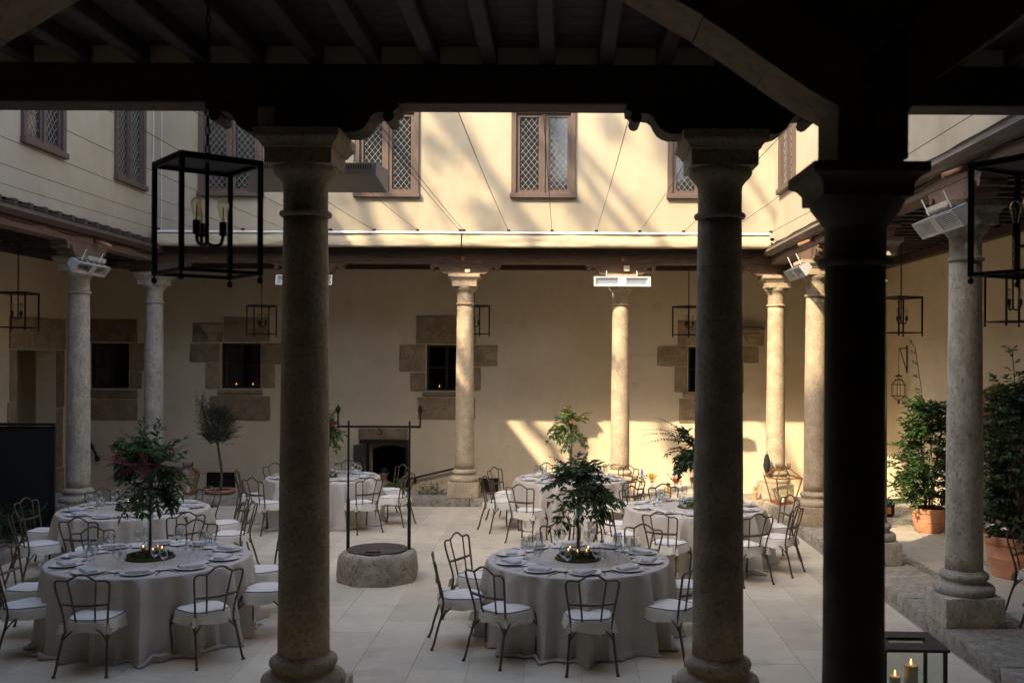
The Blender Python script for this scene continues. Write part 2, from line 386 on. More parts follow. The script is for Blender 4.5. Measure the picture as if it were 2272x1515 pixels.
# ------------------------------------------------------------------ wings
def win_upper(parent, cx, z0=5.72, z1=7.38, w=1.20):
    """casement pair in local coords: x across, y = 0 wall face (out = -y)"""
    fr = MB(); x0, x1 = cx - w / 2, cx + w / 2; t = .095
    fr.cbox(x0, x0 + t, -.05, .10, z0 + .09, z1, .008).cbox(x1 - t, x1, -.05, .10, z0 + .09, z1, .008)
    fr.cbox(x0 + t, x1 - t, -.048, .10, z1 - .09, z1 - .002, .008)
    f = fr.build('window', M['frame'], parent)
    MB().cbox(x0 - .02, x1 + .02, -.085, .10, z0 - .005, z0 + .088, .01).build('sill', M['frame'], f)
    MB().cbox(cx - .03, cx + .03, -.03, .1, z0 + .09, z1 - .09, .006).build('mullion', M['frame'], f)
    for s in (-1, 1):
        a0 = x0 + t if s < 0 else cx + .03; a1 = cx - .03 if s < 0 else x1 - t
        c = MB(); q = .062; za, zb = z0 + .092, z1 - .092
        c.box(a0 + .002, a0 + q, -.006, .05, za, zb).box(a1 - q, a1 - .002, -.006, .05, za, zb).box(a0 + q, a1 - q, -.004, .05, za, za + q).box(a0 + q, a1 - q, -.004, .05, zb - q, zb)
        c.build('casement', M['frame'], f)
        MB().box(a0 + q, a1 - q, .028, .034, za + q, zb - q).build('pane', M['winglass'], f)
        # diamond leading
        u0, u1, v0, v1 = a0 + q, a1 - q, za + q, zb - q; l = MB(); st = .108; sl_ = 1.22
        for sg in (-1, 1):
            for i in range(-14, 34):
                c0 = i * st
                pts = []
                # line: (u-u0) = c0 + sg*(v-v0)/sl_
                seg = []
                for k in range(41):
                    v = v0 + (v1 - v0) * k / 40; u = u0 + c0 + sg * (v - v0) / sl_
                    if u0 <= u <= u1: seg.append((u, v))
                if len(seg) >= 2:
                    (ua, va), (ub, vb) = seg[0], seg[-1]
                    l.tube([(ua, .022 + .002 * sg, va), (ub, .022 + .002 * sg, vb)], .0029, 4)
        l.build('leading', M['lead'], f)
    return f
def wall_with_holes(mb, u0, u1, z0, z1, d0, d1, holes, mk):
    """rectangular wall split round rectangular holes; holes sorted, not overlapping in u"""
    holes = sorted(holes); u = u0
    for (a, b, c, d) in holes:
        mk(mb, u, a, z0, z1, d0, d1); mk(mb, a, b, z0, c, d0, d1); mk(mb, a, b, d, z1, d0, d1); u = b
    mk(mb, u, u1, z0, z1, d0, d1)
mkY = lambda mb, a, b, c, d, e, f: mb.box(a, b, e, f, c, d) if (b - a > 1e-4 and d - c > 1e-4) else None
mkX = lambda mb, a, b, c, d, e, f: mb.box(e, f, a, b, c, d) if (b - a > 1e-4 and d - c > 1e-4) else None

back = thing('courtyard_wing', 'cream plastered back wing with four leaded windows, lit by the sun', 'building', (0, YB, 0))
back.location = (0, 0, 0)
UW = 18.55
wc = [-6.17, -3.26, -.345, 2.565]
mb = MB(); wall_with_holes(mb, -7.6, 3.97, 4.9, HU, UW, UW + .45, [(c - .55, c + .55, 5.79, 7.30) for c in wc], mkY)
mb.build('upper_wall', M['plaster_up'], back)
grp = thing('tmp', None, None)
for c in wc:
    f = win_upper(back, c); f.location = (0, UW, 0)
    for k_ in f.children: pass
    MB().box(c - .55, c + .55, .3, .36, 5.79, 7.30).build('blind', M['void'], f)
bpy.data.objects.remove(grp)
# lower back wall with window and door openings
def rectw(px): 
    a = P(px[0], px[1], YB); b = P(px[2], px[3], YB); return a.x, b.x, b.z, a.z
LW = {'A': (199, 761, 286, 862), 'B': (490, 761, 578, 862), 'C': (946, 765, 1034, 867), 'D': (1527, 769, 1615, 870)}
dr = rectw((818, 984, 900, 1040)); dr = (dr[0], dr[1], -1.45, dr[3])
mb = MB(); holes = [rectw(v) for v in LW.values()] + [dr]
wall_with_holes(mb, XL - .4, XR, -1.6, 4.9, YB, YB + .5, holes, mkY); mb.build('lower_wall', M['plaster'], back)
STON = {
 'A': [(199, 707, 305, 759), (288, 761, 320, 824), (288, 826, 316, 862), (199, 864, 305, 884, 's'), (199, 886, 305, 932)],
 'B': [(497, 703, 598, 759), (427, 717, 495, 759), (422, 762, 488, 803), (457, 805, 488, 861), (580, 762, 629, 808), (580, 810, 610, 861), (484, 864, 584, 876, 's'), (466, 878, 599, 933)],
 'C': [(924, 701, 1056, 763), (886, 764, 944, 825), (910, 827, 944, 867), (1036, 766, 1104, 813), (1036, 815, 1067, 867), (938, 869, 1045, 880, 's'), (927, 882, 1054, 931)],
 'D': [(1504, 711, 1642, 767), (1644, 726, 1696, 767), (1458, 769, 1525, 812), (1497, 814, 1525, 870), (1617, 769, 1683, 805), (1617, 807, 1650, 870), (1515, 872, 1627, 882, 's'), (1507, 884, 1640, 939)]}
for k, v in LW.items():
    x0, x1, z0, z1 = rectw(v); t = .05; yy = YB + .10
    fr = MB().box(x0, x0 + t, yy, yy + .06, z0, z1).box(x1 - t, x1, yy, yy + .06, z0, z1).box(x0 + t, x1 - t, yy, yy + .06, z1 - t, z1).box(x0 + t, x1 - t, yy, yy + .06, z0, z0 + t)
    cx, cz = (x0 + x1) / 2, (z0 + z1) / 2
    fr.box(cx - .03, cx + .03, yy - .005, yy + .055, z0 + t, z1 - t)
    fr.box(x0 + t, cx - .03, yy + .01, yy + .05, cz - .014, cz + .014).box(cx + .03, x1 - t, yy + .01, yy + .05, cz - .014, cz + .014)
    f = fr.build('window', M['iron'], back)
    for a, b in ((x0 + t, cx - .03), (cx + .03, x1 - t)):
        for c, d in ((z0 + t, cz - .014), (cz + .014, z1 - t)):
            MB().box(a, b, yy + .028, yy + .034, c, d).build('pane', M['winpane'], f)
    MB().box(x0 - .0, x1 + .0, YB + .46, YB + .49, z0, z1).build('backing', M['void'], f)
    MB().box(x0 - .004, x1 + .004, YB + .165, YB + .46, z0 - .03, z0 - .001).build('inner_sill', M['wood'], f)
    if k in 'BC':
        for q_, nm_ in ((.30, 'left'), (.72, 'right')):
            cd = thing('window_candle', 'tiny lit candle at the %s inside the stone window %s' % (nm_, {'B': 'behind the olive tree', 'C': 'beside the sunlit column'}[k]), 'candle', (x0 + (x1 - x0) * q_, YB + .25, z0), 0, 'candles inside the stone windows')
            MB().lathe([(.02, 0), (.02, .07), (.001, .071)], 10).build('wax', M['wax'], cd, 40); MB().lathe([(.001, .074), (.006, .084), (.004, .10), (.0005, .115)], 8).build('flame', M['flame'], cd, True)
    for s in STON[k]:
        a0, a1, b0, b1 = rectw(s[:4]); pr = .016 + random.uniform(0, .022)
        if len(s) > 4:
            MB().prism([(YB - .075, b1), (YB - .075, b1 - .06), (YB - .055, b1 - .075), (YB - .05, b0 + .03), (YB - .02, b0), (YB + .05, b0), (YB + .05, b1)], a0, a1, 'X').build('sill', M['sand'], f)
        else:
            bl = rough_block(a1 - a0, .10, b1 - b0, random.random() * 50, .013)
            bl.build('stone_block', M['sand'], f, 35, ((a0 + a1) / 2, YB - pr + .05, (b0 + b1) / 2))
    if k in 'BD':   # carved corbel beside the lintel
        q = (455, 720, 495, 757) if k == 'B' else (1646, 728, 1690, 764)
        a0, a1, b0, b1 = rectw(q); cor = MB(); cx_ = (a0 + a1) / 2; hw = (a1 - a0) / 2
        prof = [(1.1, b1), (1.1, b1 - .06), (.95, b1 - .08), (.92, b1 - .14), (.7, b1 - .18), (.62, b1 - .24), (.3, b0)]
        vs_ = []; 
        for s_, z_ in prof:
            vs_ += [(cx_ - hw * s_, YB, z_), (cx_ - hw * s_, YB - .22 * s_, z_), (cx_ + hw * s_, YB - .22 * s_, z_), (cx_ + hw * s_, YB, z_)]
        fs_ = [(i * 4 + j, i * 4 + j + 1, i * 4 + j + 5, i * 4 + j + 4) for i in range(len(prof) - 1) for j in range(3)] + [(0, 3, 2, 1), tuple(range(len(vs_) - 4, len(vs_)))]
        cor.add(vs_, fs_).build('corbel', M['sand'], f)
# basement doorway
x0, x1, z0, z1 = dr
d = MB().box(x0 - .2, x1 + .06, YB - .03, YB + .12, z1, z1 + .09).box(x1, x1 + .06, YB - .03, YB + .12, -1.45, z1).box(x0 - .06, x0, YB - .03, YB + .12, -1.45, z1).build('doorway', M['iron'], back)
a0, a1, b0, b1 = rectw((795, 950, 905, 974)); rough_block(a1 - a0, .10, b1 - b0, 9, .006).build('lintel', M['sand'], d, 35, ((a0 + a1) / 2, YB + .03, (b0 + b1) / 2))
MB().box(x0 - .30, x0 - .07, YB - .12, YB - .05, -1.45, z1 - .02).build('door_leaf', M['wood'], d)
ar = [(x0 + (x1 - x0) * i / 12, z1 - .16 + .10 * math.sin(math.pi * i / 12)) for i in range(13)] + [(x1, z1), (x0, z1)]
MB().prism(ar, YB + .35, YB + .49, 'Y').build('inner_arch', M['sand'], d)
MB().box(x0 - .6, x1 + .6, YB + 1.55, YB + 1.6, -1.6, 1.9).box(x0 - .7, x0 - .6, YB + .5, YB + 1.6, -1.6, 1.9).box(x1 + .6, x1 + .7, YB + .5, YB + 1.6, -1.6, 1.9).box(x0 - .7, x1 + .7, YB + .5, YB + 1.6, 1.9, 1.95).build('interior', M['void'], d)
for q in ((460, 1047, 522, 1086), (255, 1011, 303, 1066), (1064, 1060, 1106, 1092)):
    a0, a1, b0, b1 = rectw(q)
    v = MB().box(a0, a1, YB - .03, YB + .02, b0, b0 + .03).box(a0, a1, YB - .03, YB + .02, b1 - .03, b1).box(a0, a0 + .03, YB - .03, YB + .02, b0 + .03, b1 - .03).box(a1 - .03, a1, YB - .03, YB + .02, b0 + .03, b1 - .03).build('vent', M['iron'], back)
    MB().box(a0 + .03, a1 - .03, YB - .012, YB + .01, b0 + .03, b1 - .03).build('grille', M['void'], v)
    for i in range(1, 5):
        MB().box(a0 + .03, a1 - .03, YB - .024, YB - .013, b0 + (b1 - b0) * i / 5 - .008, b0 + (b1 - b0) * i / 5 + .008).build('slat', M['iron'], v)
# beam, fascia, plate, rafters
rf = MB().cbox(-.05, .05, 0, 2.62, ZB1 + .002, ZR, .008).mesh('rafter', M['wood'])
def bar(parent, name, m, *b, c=.01): return MB().cbox(*b, c).build(name, m, parent)
bar(back, 'beam', M['wood_mid'], -7.75, 4.15, 18.51, 18.77, ZB0, 4.66)
bar(back, 'fascia', M['wood'], -7.5, 3.9, 18.40, 18.55, 4.665, 4.90)
bar(back, 'wall_plate', M['wood'], XL, XR, YB - .14, YB, 4.62, ZB1)
for i in range(42): link('rafter', rf, back, (XL + .2 + i * .4, 18.67, 0))
MB().box(XL, XR, 18.56, YB + .5, ZR + .003, ZR + .05).build('ceiling', M['wood'], back)
inf = MB().box(-.145, .145, -.02, .02, ZB1 + .003, ZR).mesh('infill', M['plaster'])
for i in range(41): link('infill', inf, back, (XL + .4 + i * .4, YB - .05, 0))
MB().box(XL - .4, XR + .4, UW, YB + .6, 4.95, 5.0).build('roof_base', M['tile'], back)

right = thing('courtyard_wing', 'right wing of the courtyard with an arched doorway behind potted shrubs', 'building')
UR = 3.96
mb = MB(); ry = [17.45, 14.5, 11.6, 8.7]
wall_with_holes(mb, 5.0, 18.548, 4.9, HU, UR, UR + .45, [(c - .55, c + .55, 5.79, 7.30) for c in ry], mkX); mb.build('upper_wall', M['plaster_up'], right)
for c in ry:
    f = win_upper(right, 0); f.location = (UR, c, 0); f.rotation_euler = (0, 0, R(-90))
    MB().box(-.55, .55, .3, .36, 5.79, 7.30).build('blind', M['void'], f)
# lower right wall with an arched doorway
AY = 15.35; ar_ = 1.02; zs = 1.35
mb = MB(); mb.box(XR, XR + .5, 2.0, AY - ar_, -1, 4.9).box(XR, XR + .5, AY + ar_, YB, -1, 4.9)
N = 24
poly = [(AY - ar_ * math.cos(math.pi * i / N), zs + .72 * math.sin(math.pi * i / N)) for i in range(N + 1)] + [(AY + ar_, 4.9), (AY - ar_, 4.9)]
mb.prism(poly, XR, XR + .5, 'X'); mb.build('lower_wall', M['plaster'], right)
dw = MB().box(XR + .3, XR + .36, AY - ar_, AY + ar_, .1, zs + .8).build('arched_door', M['wood'], right)
for i in range(11):   # voussoirs
    a, b = math.pi * i / 11 + .008, math.pi * (i + 1) / 11 - .008
    def pt(t, e): return (AY - (ar_ + e) * math.cos(t), zs + (.72 + e) * math.sin(t))
    e = .30 + random.uniform(-.02, .02)
    MB().prism([pt(a, -.0), pt((a + b) / 2, -.0), pt(b, -.0), pt(b, e), pt((a + b) / 2, e), pt(a, e)], XR - .03, XR + .2, 'X').build('voussoir', M['sand'], dw)
for s in (-1, 1):
    for k in range(3):
        yy = AY + s * (ar_ + .15)
        MB().cbox(XR - .03, XR + .2, yy - .15, yy + .15, .12 + k * .41, .12 + k * .41 + .40, .01, .004).build('jamb_stone', M['sand'], dw)
bar(right, 'beam', M['wood_mid'], 3.89, 4.15, 6.0, 18.5, ZB0, 4.64)
MB().prism([(3.80, 4.645), (4.1, 4.645), (4.1, 4.80), (3.74, 4.76), (3.72, 4.70)], 5.0, 18.38, 'Y').build('fascia', M['wood_grey'], right)
bar(right, 'wall_plate', M['wood'], XR - .14, XR, 2.0, YB - .15, 4.62, ZB1)
rfx = MB().cbox(0, 2.7, -.05, .05, ZB1 + .002, ZR, .008).mesh('rafter', M['wood'])
for i in range(36): link('rafter', rfx, right, (4.05, 4.4 + i * .4, 0))
infx = MB().box(-.02, .02, -.145, .145, ZB1 + .003, ZR).mesh('infill', M['plaster'])
for i in range(36): link('infill', infx, right, (XR - .05, 4.6 + i * .4, 0))
MB().box(4.0, XR + .5, 2.0, 18.555, ZR + .003, ZR + .05).build('ceiling', M['wood'], right)
for i in range(14):
    MB().box(4.2 + i * .18, 4.34 + i * .18, 4.4, 18.5, ZR - .012, ZR + .002).build('ceiling_board', M['wood'], right)

left = thing('courtyard_wing', 'shaded left wing with two leaded upper windows and a stone doorway', 'building')
UL = -7.56
mb = MB(); ly = [17.4, 14.5, 11.6, 8.7]
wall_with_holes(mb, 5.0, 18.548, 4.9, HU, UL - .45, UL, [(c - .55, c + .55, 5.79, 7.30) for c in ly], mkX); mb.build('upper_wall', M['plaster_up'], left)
for c in ly:
    f = win_upper(left, 0); f.location = (UL, c, 0); f.rotation_euler = (0, 0, R(90))
    MB().box(-.55, .55, .3, .36, 5.79, 7.30).build('blind', M['void'], f)
mb = MB(); wall_with_holes(mb, 2.0, YB, -1.6, 4.9, XL - .4, XL, [(18.55, 20.0, -1.6, 2.85)], mkX); mb.build('lower_wall', M['plaster'], left)
dl = MB().box(XL - 1.0, XL - .95, 18.2, 20.5, -1.6, 3.2).box(XL - 1, XL - .4, 18.0, 18.2, -1.6, 3.2).box(XL - 1, XL - .4, 20.5, 20.7, -1.6, 3.2).box(XL - 1, XL - .4, 18, 20.7, 3.2, 3.3).build('doorway_recess', M['plaster'], left)
for a, b, c, d_ in ((18.3, 20.35, 2.87, 3.48), (18.32, 18.54, 1.9, 2.85), (18.25, 18.54, .9, 1.88), (18.32, 18.54, -.6, .88), (20.01, 20.3, 1.7, 2.85), (20.01, 20.25, .5, 1.68), (20.01, 20.3, -.6, .48)):
    rough_block(.12, b - a, d_ - c, random.random() * 40, .006).build('stone_block', M['sand'], dl, 35, (XL - .03, (a + b) / 2, (c + d_) / 2))
bar(left, 'beam', M['wood_mid'], -7.75, -7.49, 6.0, 18.5, ZB0, 4.64)
MB().prism([(-7.40, 4.645), (-7.7, 4.645), (-7.7, 4.80), (-7.34, 4.76), (-7.32, 4.70)], 5.0, 18.38, 'Y').build('fascia', M['frame'], left)
bar(left, 'wall_plate', M['wood'], XL, XL + .14, 2.0, YB - .15, 4.62, ZB1)
for i in range(36): link('rafter', rfx, left, (XL + .0, 4.4 + i * .4, 0))
for i in range(36): link('infill', infx, left, (XL + .05, 4.6 + i * .4, 0))
MB().box(XL - .4, -7.6, 2.0, 18.555, ZR + .003, ZR + .05).build('ceiling', M['wood'], left)
MB().tube([(UL + .02, 18.35, 4.8), (UL + .02, 18.35, HU)], .012, 6).tube([(-7.45, 18.52, 5.0), (-7.45, 18.52, HU)], .010, 6).build('conduit', M['box'], left)
MB().box(XL - .4, -8.0, 2, 18.6, 4.95, 5.0).build('roof_base', M['tile'], left)
MB().box(4.4, XR + .5, 2, 18.6, 4.95, 5.0).build('roof_base', M['tile'], right)

near = thing('courtyard_wing', 'dark near wing with timber ceiling and stone arch framing the view', 'building')
bar(near, 'beam', M['wood'], -10.2, 6.8, 6.87, 7.13, ZB0, ZB1)
rn = MB().cbox(-.052, .052, 4.55, 7.06, ZB1 + .002, ZR, .01).mesh('rafter', M['wood'])
for i in range(42):
    link('rafter', rn, near, (P(206, 140, 7).x - 11 * .4 + i * .4 - 1.2, 0, 0))
ifn = MB().box(-.149, .149, -.02, .02, ZB1 + .003, ZR).mesh('infill', M['plaster'])
for i in range(42):
    link('infill', ifn, near, (P(206, 140, 7).x - 11 * .4 + i * .4 - 1.0, 6.895, 0))
for i in range(17):
    MB().box(-10.2, 6.8, 4.2 + i * .172, 4.2 + i * .172 + .165, ZR + .002, ZR + .02 + random.uniform(0, .006)).build('ceiling_board', M['wood'], near)
MB().box(-10.5, 7.2, 4.2, 7.1, ZR + .04, ZR + .12).build('floor_above', M['wood'], near)
# arch wall
YA0, YA1 = 4.2, 4.56
def arch_pts(pts): return [(P(x, y, YA1).x, P(x, y, YA1).z) for x, y in pts]
lh = [(1105, 318), (1066, 296), (1022, 270), (974, 242), (900, 192), (830, 142), (760, 96), (697, 60), (610, 8), (500, -48), (400, -90), (250, -135), (100, -160), (0, -164)]
xc = 775
la = [(xc - o_, y_ - .005 * (xc + o_ - 1245 - (xc - o_ - 1245)) * 0) for o_, y_ in lh] + [(xc + o_, y_) for o_, y_ in lh[::-1][1:]]
ra = [(1955, 290), (1975, 262), (2000, 235), (2075, 178), (2152, 122), (2215, 70), (2272, 18), (2400, -60), (2600, -130), (2800, -150)]
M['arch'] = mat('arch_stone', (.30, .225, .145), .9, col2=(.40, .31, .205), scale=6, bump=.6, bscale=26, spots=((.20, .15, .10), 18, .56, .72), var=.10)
def soffit_wall(px, nv):
    pts = [(p_.x, p_.y) for p_ in spline([(x, z, 0) for x, z in arch_pts(px)], 6)]; n = len(pts); E = .26
    def nor(i):
        (xa, za), (xb, zb) = pts[max(i - 1, 0)], pts[min(i + 1, n - 1)]; l_ = math.hypot(xb - xa, zb - za); return (-(zb - za) / l_, (xb - xa) / l_)
    out = [(pts[i][0] + nor(i)[0] * E, pts[i][1] + nor(i)[1] * E) for i in range(n)]
    if out[n // 2][1] < pts[n // 2][1]: out = [(2 * p_[0] - q_[0], 2 * p_[1] - q_[1]) for p_, q_ in zip(pts, out)]
    body = MB()
    for i in range(n - 1):
        (xa, za), (xb, zb) = pts[i], pts[i + 1]
        body.prism([(xa, za + .06), (xb, zb + .06), (xb, 5.6), (xa, 5.6)], YA0 + .012, YA1 - .012, 'Y')
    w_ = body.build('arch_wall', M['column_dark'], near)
    for k in range(nv):
        i0, i1 = round(k * (n - 1) / nv), round((k + 1) * (n - 1) / nv)
        lo = pts[i0:i1 + 1]; hi = out[i0:i1 + 1]; dz = random.uniform(-.004, .004); v = MB()
        for i in range(len(lo) - 1):
            a_, b_, c_, d_ = lo[i], lo[i + 1], hi[i + 1], hi[i]
            if i == 0: a_ = (a_[0] + (b_[0] - a_[0]) * .12, a_[1] + (b_[1] - a_[1]) * .12); d_ = (d_[0] + (c_[0] - d_[0]) * .12, d_[1] + (c_[1] - d_[1]) * .12)
            v.prism([(q[0], q[1] + dz) for q in (a_, b_, c_, d_)], YA0, YA1, 'Y')
        v.build('voussoir', M['arch'], w_)
soffit_wall(la, 13); soffit_wall(ra, 6)
xp0, xp1 = arch_pts([(1880, 318)])[0][0], arch_pts([(1955, 290)])[0][0]
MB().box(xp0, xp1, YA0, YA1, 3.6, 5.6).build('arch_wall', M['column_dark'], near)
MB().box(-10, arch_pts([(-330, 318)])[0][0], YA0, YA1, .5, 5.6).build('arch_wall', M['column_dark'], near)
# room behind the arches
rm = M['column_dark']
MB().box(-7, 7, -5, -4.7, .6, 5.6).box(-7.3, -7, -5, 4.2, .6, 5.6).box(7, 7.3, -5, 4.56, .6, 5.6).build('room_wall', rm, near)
MB().box(-7.3, 7.3, -5, 4.56, 5.6, 5.75).build('room_ceiling', M['wood'], near)
MB().box(-7.3, 7.3, -5, 4.3, .6, 1.15).build('landing_floor', M['path'], near)
# upper mass of the near wing; its roof keeps the court floor in shade
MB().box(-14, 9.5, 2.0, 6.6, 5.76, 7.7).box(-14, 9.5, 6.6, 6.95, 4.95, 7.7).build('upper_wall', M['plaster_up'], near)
MB().prism([(1.8, 7.7), (7.2, 7.7), (4.4, 8.6)], -14.2, 9.7, 'X').build('roof', M['tile'], near)
# added unseen sun blocker beyond the near wing: gabled walls shading the court
ch = thing('sun_blocker', 'tall unseen sun blocker added beyond the near wing, between the court and the sun', 'building')
T_ = 15.0; sx_, sz_ = -.82 * T_, 1.05 * T_; yc_ = 6.95 - T_
def far(poly, d=.35): return MB().prism([(x + sx_, z + sz_ if z > 0 else -1.7) for x, z in poly], yc_ - d, yc_, 'Y')
far([(-9.7, -1), (-2.3, -1), (-2.3, 11.5), (-9.7, 11.5)]).build('shade_wall', M['plaster_up'], ch)
far([(-2.295, -1), (-.205, -1), (-.205, 7.9), (-2.295, 7.9)]).build('shade_wall_gap', M['plaster_up'], ch)  # low section of the added blocker, lets sun through to the potted shrub
far([(-.2, -1), (12, -1), (12, 11.5), (-.2, 11.5)]).build('shade_wall', M['plaster_up'], ch)
far([(-24, -1), (-9.705, -1), (-9.705, 11.5), (-15, 18.2), (-17.5, 20.5), (-24, 14)]).build('gabled_shade_wall', M['plaster_up'], ch)  # added slanted edge that shapes the shade line on the back wall
# keep upper side walls clear of the added sun blocker
# ------------------------------------------------------------------ columns
def column_meshes(m, r0=.178, r1=.153, top=4.30):
    zp = K + .29
    pl = rough_block(.58, .58, .29, 5, .005)
    plm = pl.mesh('plinth', m, 40)
    base = MB().lathe([(.275, 0), (.288, .02), (.293, .045), (.285, .075), (.262, .092), (.232, .10), (.215, .115), (.21, .13), (.222, .145), (.232, .155), (.236, .175), (.23, .195), (.212, .208), (.198, .212), (.192, .222), (r0 + .004, .23)], 32, (0, 0, 0)).mesh('base', m, 40)
    zs0 = zp + .228; zs1 = top - .575; prof = []
    for i in range(25):
        t = i / 24; r = r0 + (r1 - r0) * (t ** 1.5); r += .0015 * noise.noise(Vector((t * 9, 1.3, 0)))
        prof.append((r, zs0 + (zs1 - zs0) * t))
    sh = MB().lathe(prof, 32).mesh('shaft', m, True)
    cap = MB().lathe([(r1 + .004, 0), (r1 + .022, .006), (r1 + .028, .022), (r1 + .022, .038), (r1 + .002, .045), (r1, .06), (r1 + .001, .2), (r1 + .006, .235), (r1 + .02, .252), (r1 + .024, .262), (r1 + .05, .285), (r1 + .068, .31), (r1 + .072, .335), (r1 + .07, .3445)], 32)
    cap.sqlathe([(.228, .345), (.2285, .452), (.245, .458), (.246, .468), (.262, .49), (.284, .508), (.286, .516), (.29, .52), (.29, .574)])
    cpm = cap.mesh('capital', m, 35)
    return plm, base, sh, cpm, zp, zs1
CM = {k: column_meshes(M[k]) for k in ('column', 'column_grey')}
# timber bracket
def bracket_mesh(m, d=.13):
    half = [(.36, 0), (.40, .012), (.44, .04), (.462, .075), (.478, .11), (.505, .132), (.545, .138)]
    scr = [(.60 + .04 * math.cos(a), .112 + .04 * math.sin(a)) for a in [R(x) for x in (140, 180, 225, 270, 315, 0, 45)]]
    end = [(.645, .155), (.665, .165), (.668, .199)]
    rgt = half + scr + end
    poly = [(-x, z) for x, z in rgt[::-1]] + rgt
    n = len(rgt); mb_ = MB()
    top = .199
    # strips so the concave outline triangulates well
    vs_ = []; 
    return MB().prism(poly, -d, d, 'Y').mesh('bracket', m)
BR = {k: bracket_mesh(M[k]) for k in ('wood', 'wood_mid')}
def column(x, y, kind, label, br='wood_mid', ax=0, rz=0):
    plm, base, sh, cpm, zp, zs1 = CM[kind]
    t = thing('stone_column', label, 'column', (x, y, K), 0, 'arcade columns')
    link('plinth', plm, t, (0, 0, .145 - .002), (0, 0, rz)); link('base', base, t, (0, 0, zp - K)); link('shaft', sh, t, (0, 0, -K)); link('capital', cpm, t, (0, 0, zs1 - K))
    link('bracket', BR[br], t, (0, 0, 4.30 - K), (0, 0, ax))
    if ax == 'both': pass
    return t
column(GX[2], GY[0], 'column', 'dark foreground column just left of the iron wellhead', 'wood', 0)
column(GX[3], GY[0], 'column', 'dark foreground column in front of the right-hand tables', 'wood', 0)
column(GX[0], GY[4], 'column_grey', 'shaded column at the back left corner of the court', 'wood_mid', 0)
column(GX[1], GY[4], 'column', 'back column hidden behind the dark foreground column', 'wood_mid', 0)
column(GX[2], GY[4], 'column', 'sunlit back column with a stone window behind it', 'wood_mid', 0)
column(GX[3], GY[4], 'column', 'sunlit back column carrying a white patio heater', 'wood_mid', 0)
column(GX[4], GY[4], 'column', 'sunlit corner column standing behind the copper lantern', 'wood_mid', 0)
column(GX[4], GY[3], 'column', 'mottled column of the right arcade beside the corner column', 'wood_mid', R(90))
column(GX[4], GY[2], 'column_grey', 'right arcade column mostly hidden by the black pillar', 'wood_mid', R(90))
column(GX[4], GY[1], 'column_grey', 'large grey column at right between the two potted shrubs', 'wood_mid', R(90))
column(GX[0], GY[3], 'column_grey', 'left arcade column beside the black screen', 'wood_mid', R(90))
# near pillar under the arch
pil = thing('stone_pillar', 'almost black pillar carrying the near stone arch', 'pillar', (P(1897, 700, 4.38).x, 4.38, 1.15))
pz = 3.575 - 1.15; rp = .132
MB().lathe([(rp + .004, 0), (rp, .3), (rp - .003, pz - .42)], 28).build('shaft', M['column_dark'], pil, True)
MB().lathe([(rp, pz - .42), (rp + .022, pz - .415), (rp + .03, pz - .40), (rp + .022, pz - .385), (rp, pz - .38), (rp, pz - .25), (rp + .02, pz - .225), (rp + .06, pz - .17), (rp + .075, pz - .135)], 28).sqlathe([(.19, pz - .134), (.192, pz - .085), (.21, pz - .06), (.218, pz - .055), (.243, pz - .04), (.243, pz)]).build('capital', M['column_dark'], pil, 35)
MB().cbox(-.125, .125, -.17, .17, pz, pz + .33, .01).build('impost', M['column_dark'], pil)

# ------------------------------------------------------------------ awning, cables, small fixtures
aw = thing('awning', 'folded cream canvas awning with a white rail along the back eaves', 'awning', (0, 18.3, 4.77))
def canvas(x0, x1):
    m_ = MB(); n = 90; rows = 9; vs_ = []; fs_ = []
    for j in range(rows + 1):
        for i in range(n + 1):
            x = x0 + (x1 - x0) * i / n; t = j / rows; z = .24 * (1 - t)
            y = -.10 - .10 * math.sin(t * 1.7) + .030 * noise.noise(Vector((x * 1.1, t * 2, 2))) + .014 * noise.noise(Vector((x * 4, t * 5 + x, 9)))
            z += -.012 * (t > .9) * (1 + noise.noise(Vector((x * 2, 0, 1))))
            vs_.append((x, y, z))
    for j in range(rows):
        for i in range(n):
            a = j * (n + 1) + i; fs_.append((a, a + 1, a + n + 2, a + n + 1))
    b0 = len(vs_)
    for i in range(n + 1): vs_.append((x0 + (x1 - x0) * i / n, -.04, -.01))
    for i in range(n):
        a = rows * (n + 1) + i; fs_.append((a, a + 1, b0 + i + 1, b0 + i))
    return m_.add(vs_, fs_)
xm = P(1026, 540, 18.3).x
canvas(-7.42, xm - .012).build('canvas', M['canvas'], aw, True); canvas(xm + .012, 3.80).build('canvas', M['canvas'], aw, True)
MB().cbox(-7.44, 3.82, -.14, -.03, .235, .275, .006).build('rail', M['alu'], aw)
MB().box(-7.42, 3.8, -.02, .13, .02, .27).build('backing_board', M['wood_mid'], aw)
anch = [353, 445, 541, 640, 735, 831, 927, 1022, 1030, 1129, 1225, 1323, 1419, 1516, 1612, 1709]
nmc = ['first', 'second', 'third', 'fourth', 'fifth', 'sixth', 'seventh', 'eighth', 'ninth', 'tenth', 'eleventh', 'twelfth', 'thirteenth', 'fourteenth', 'fifteenth', 'sixteenth']
for i, ax_ in enumerate(anch):
    X = P(ax_, 519, 18.25).x
    t = thing('awning_cable', 'thin awning wire over the court, %s from the left' % nmc[i], 'cable', (X, 18.2, 5.06), 0, 'awning wires')
    sag = [(0, -11.0 * k / 12, -.05 * math.sin(math.pi * k / 12)) for k in range(13)]
    MB().tube(sag, .0042, 5).build('wire', M['cable'], t)
    MB().cbox(-.03, .03, -.03, .03, -.014, .03, .006).build('clip', M['iron'], t)
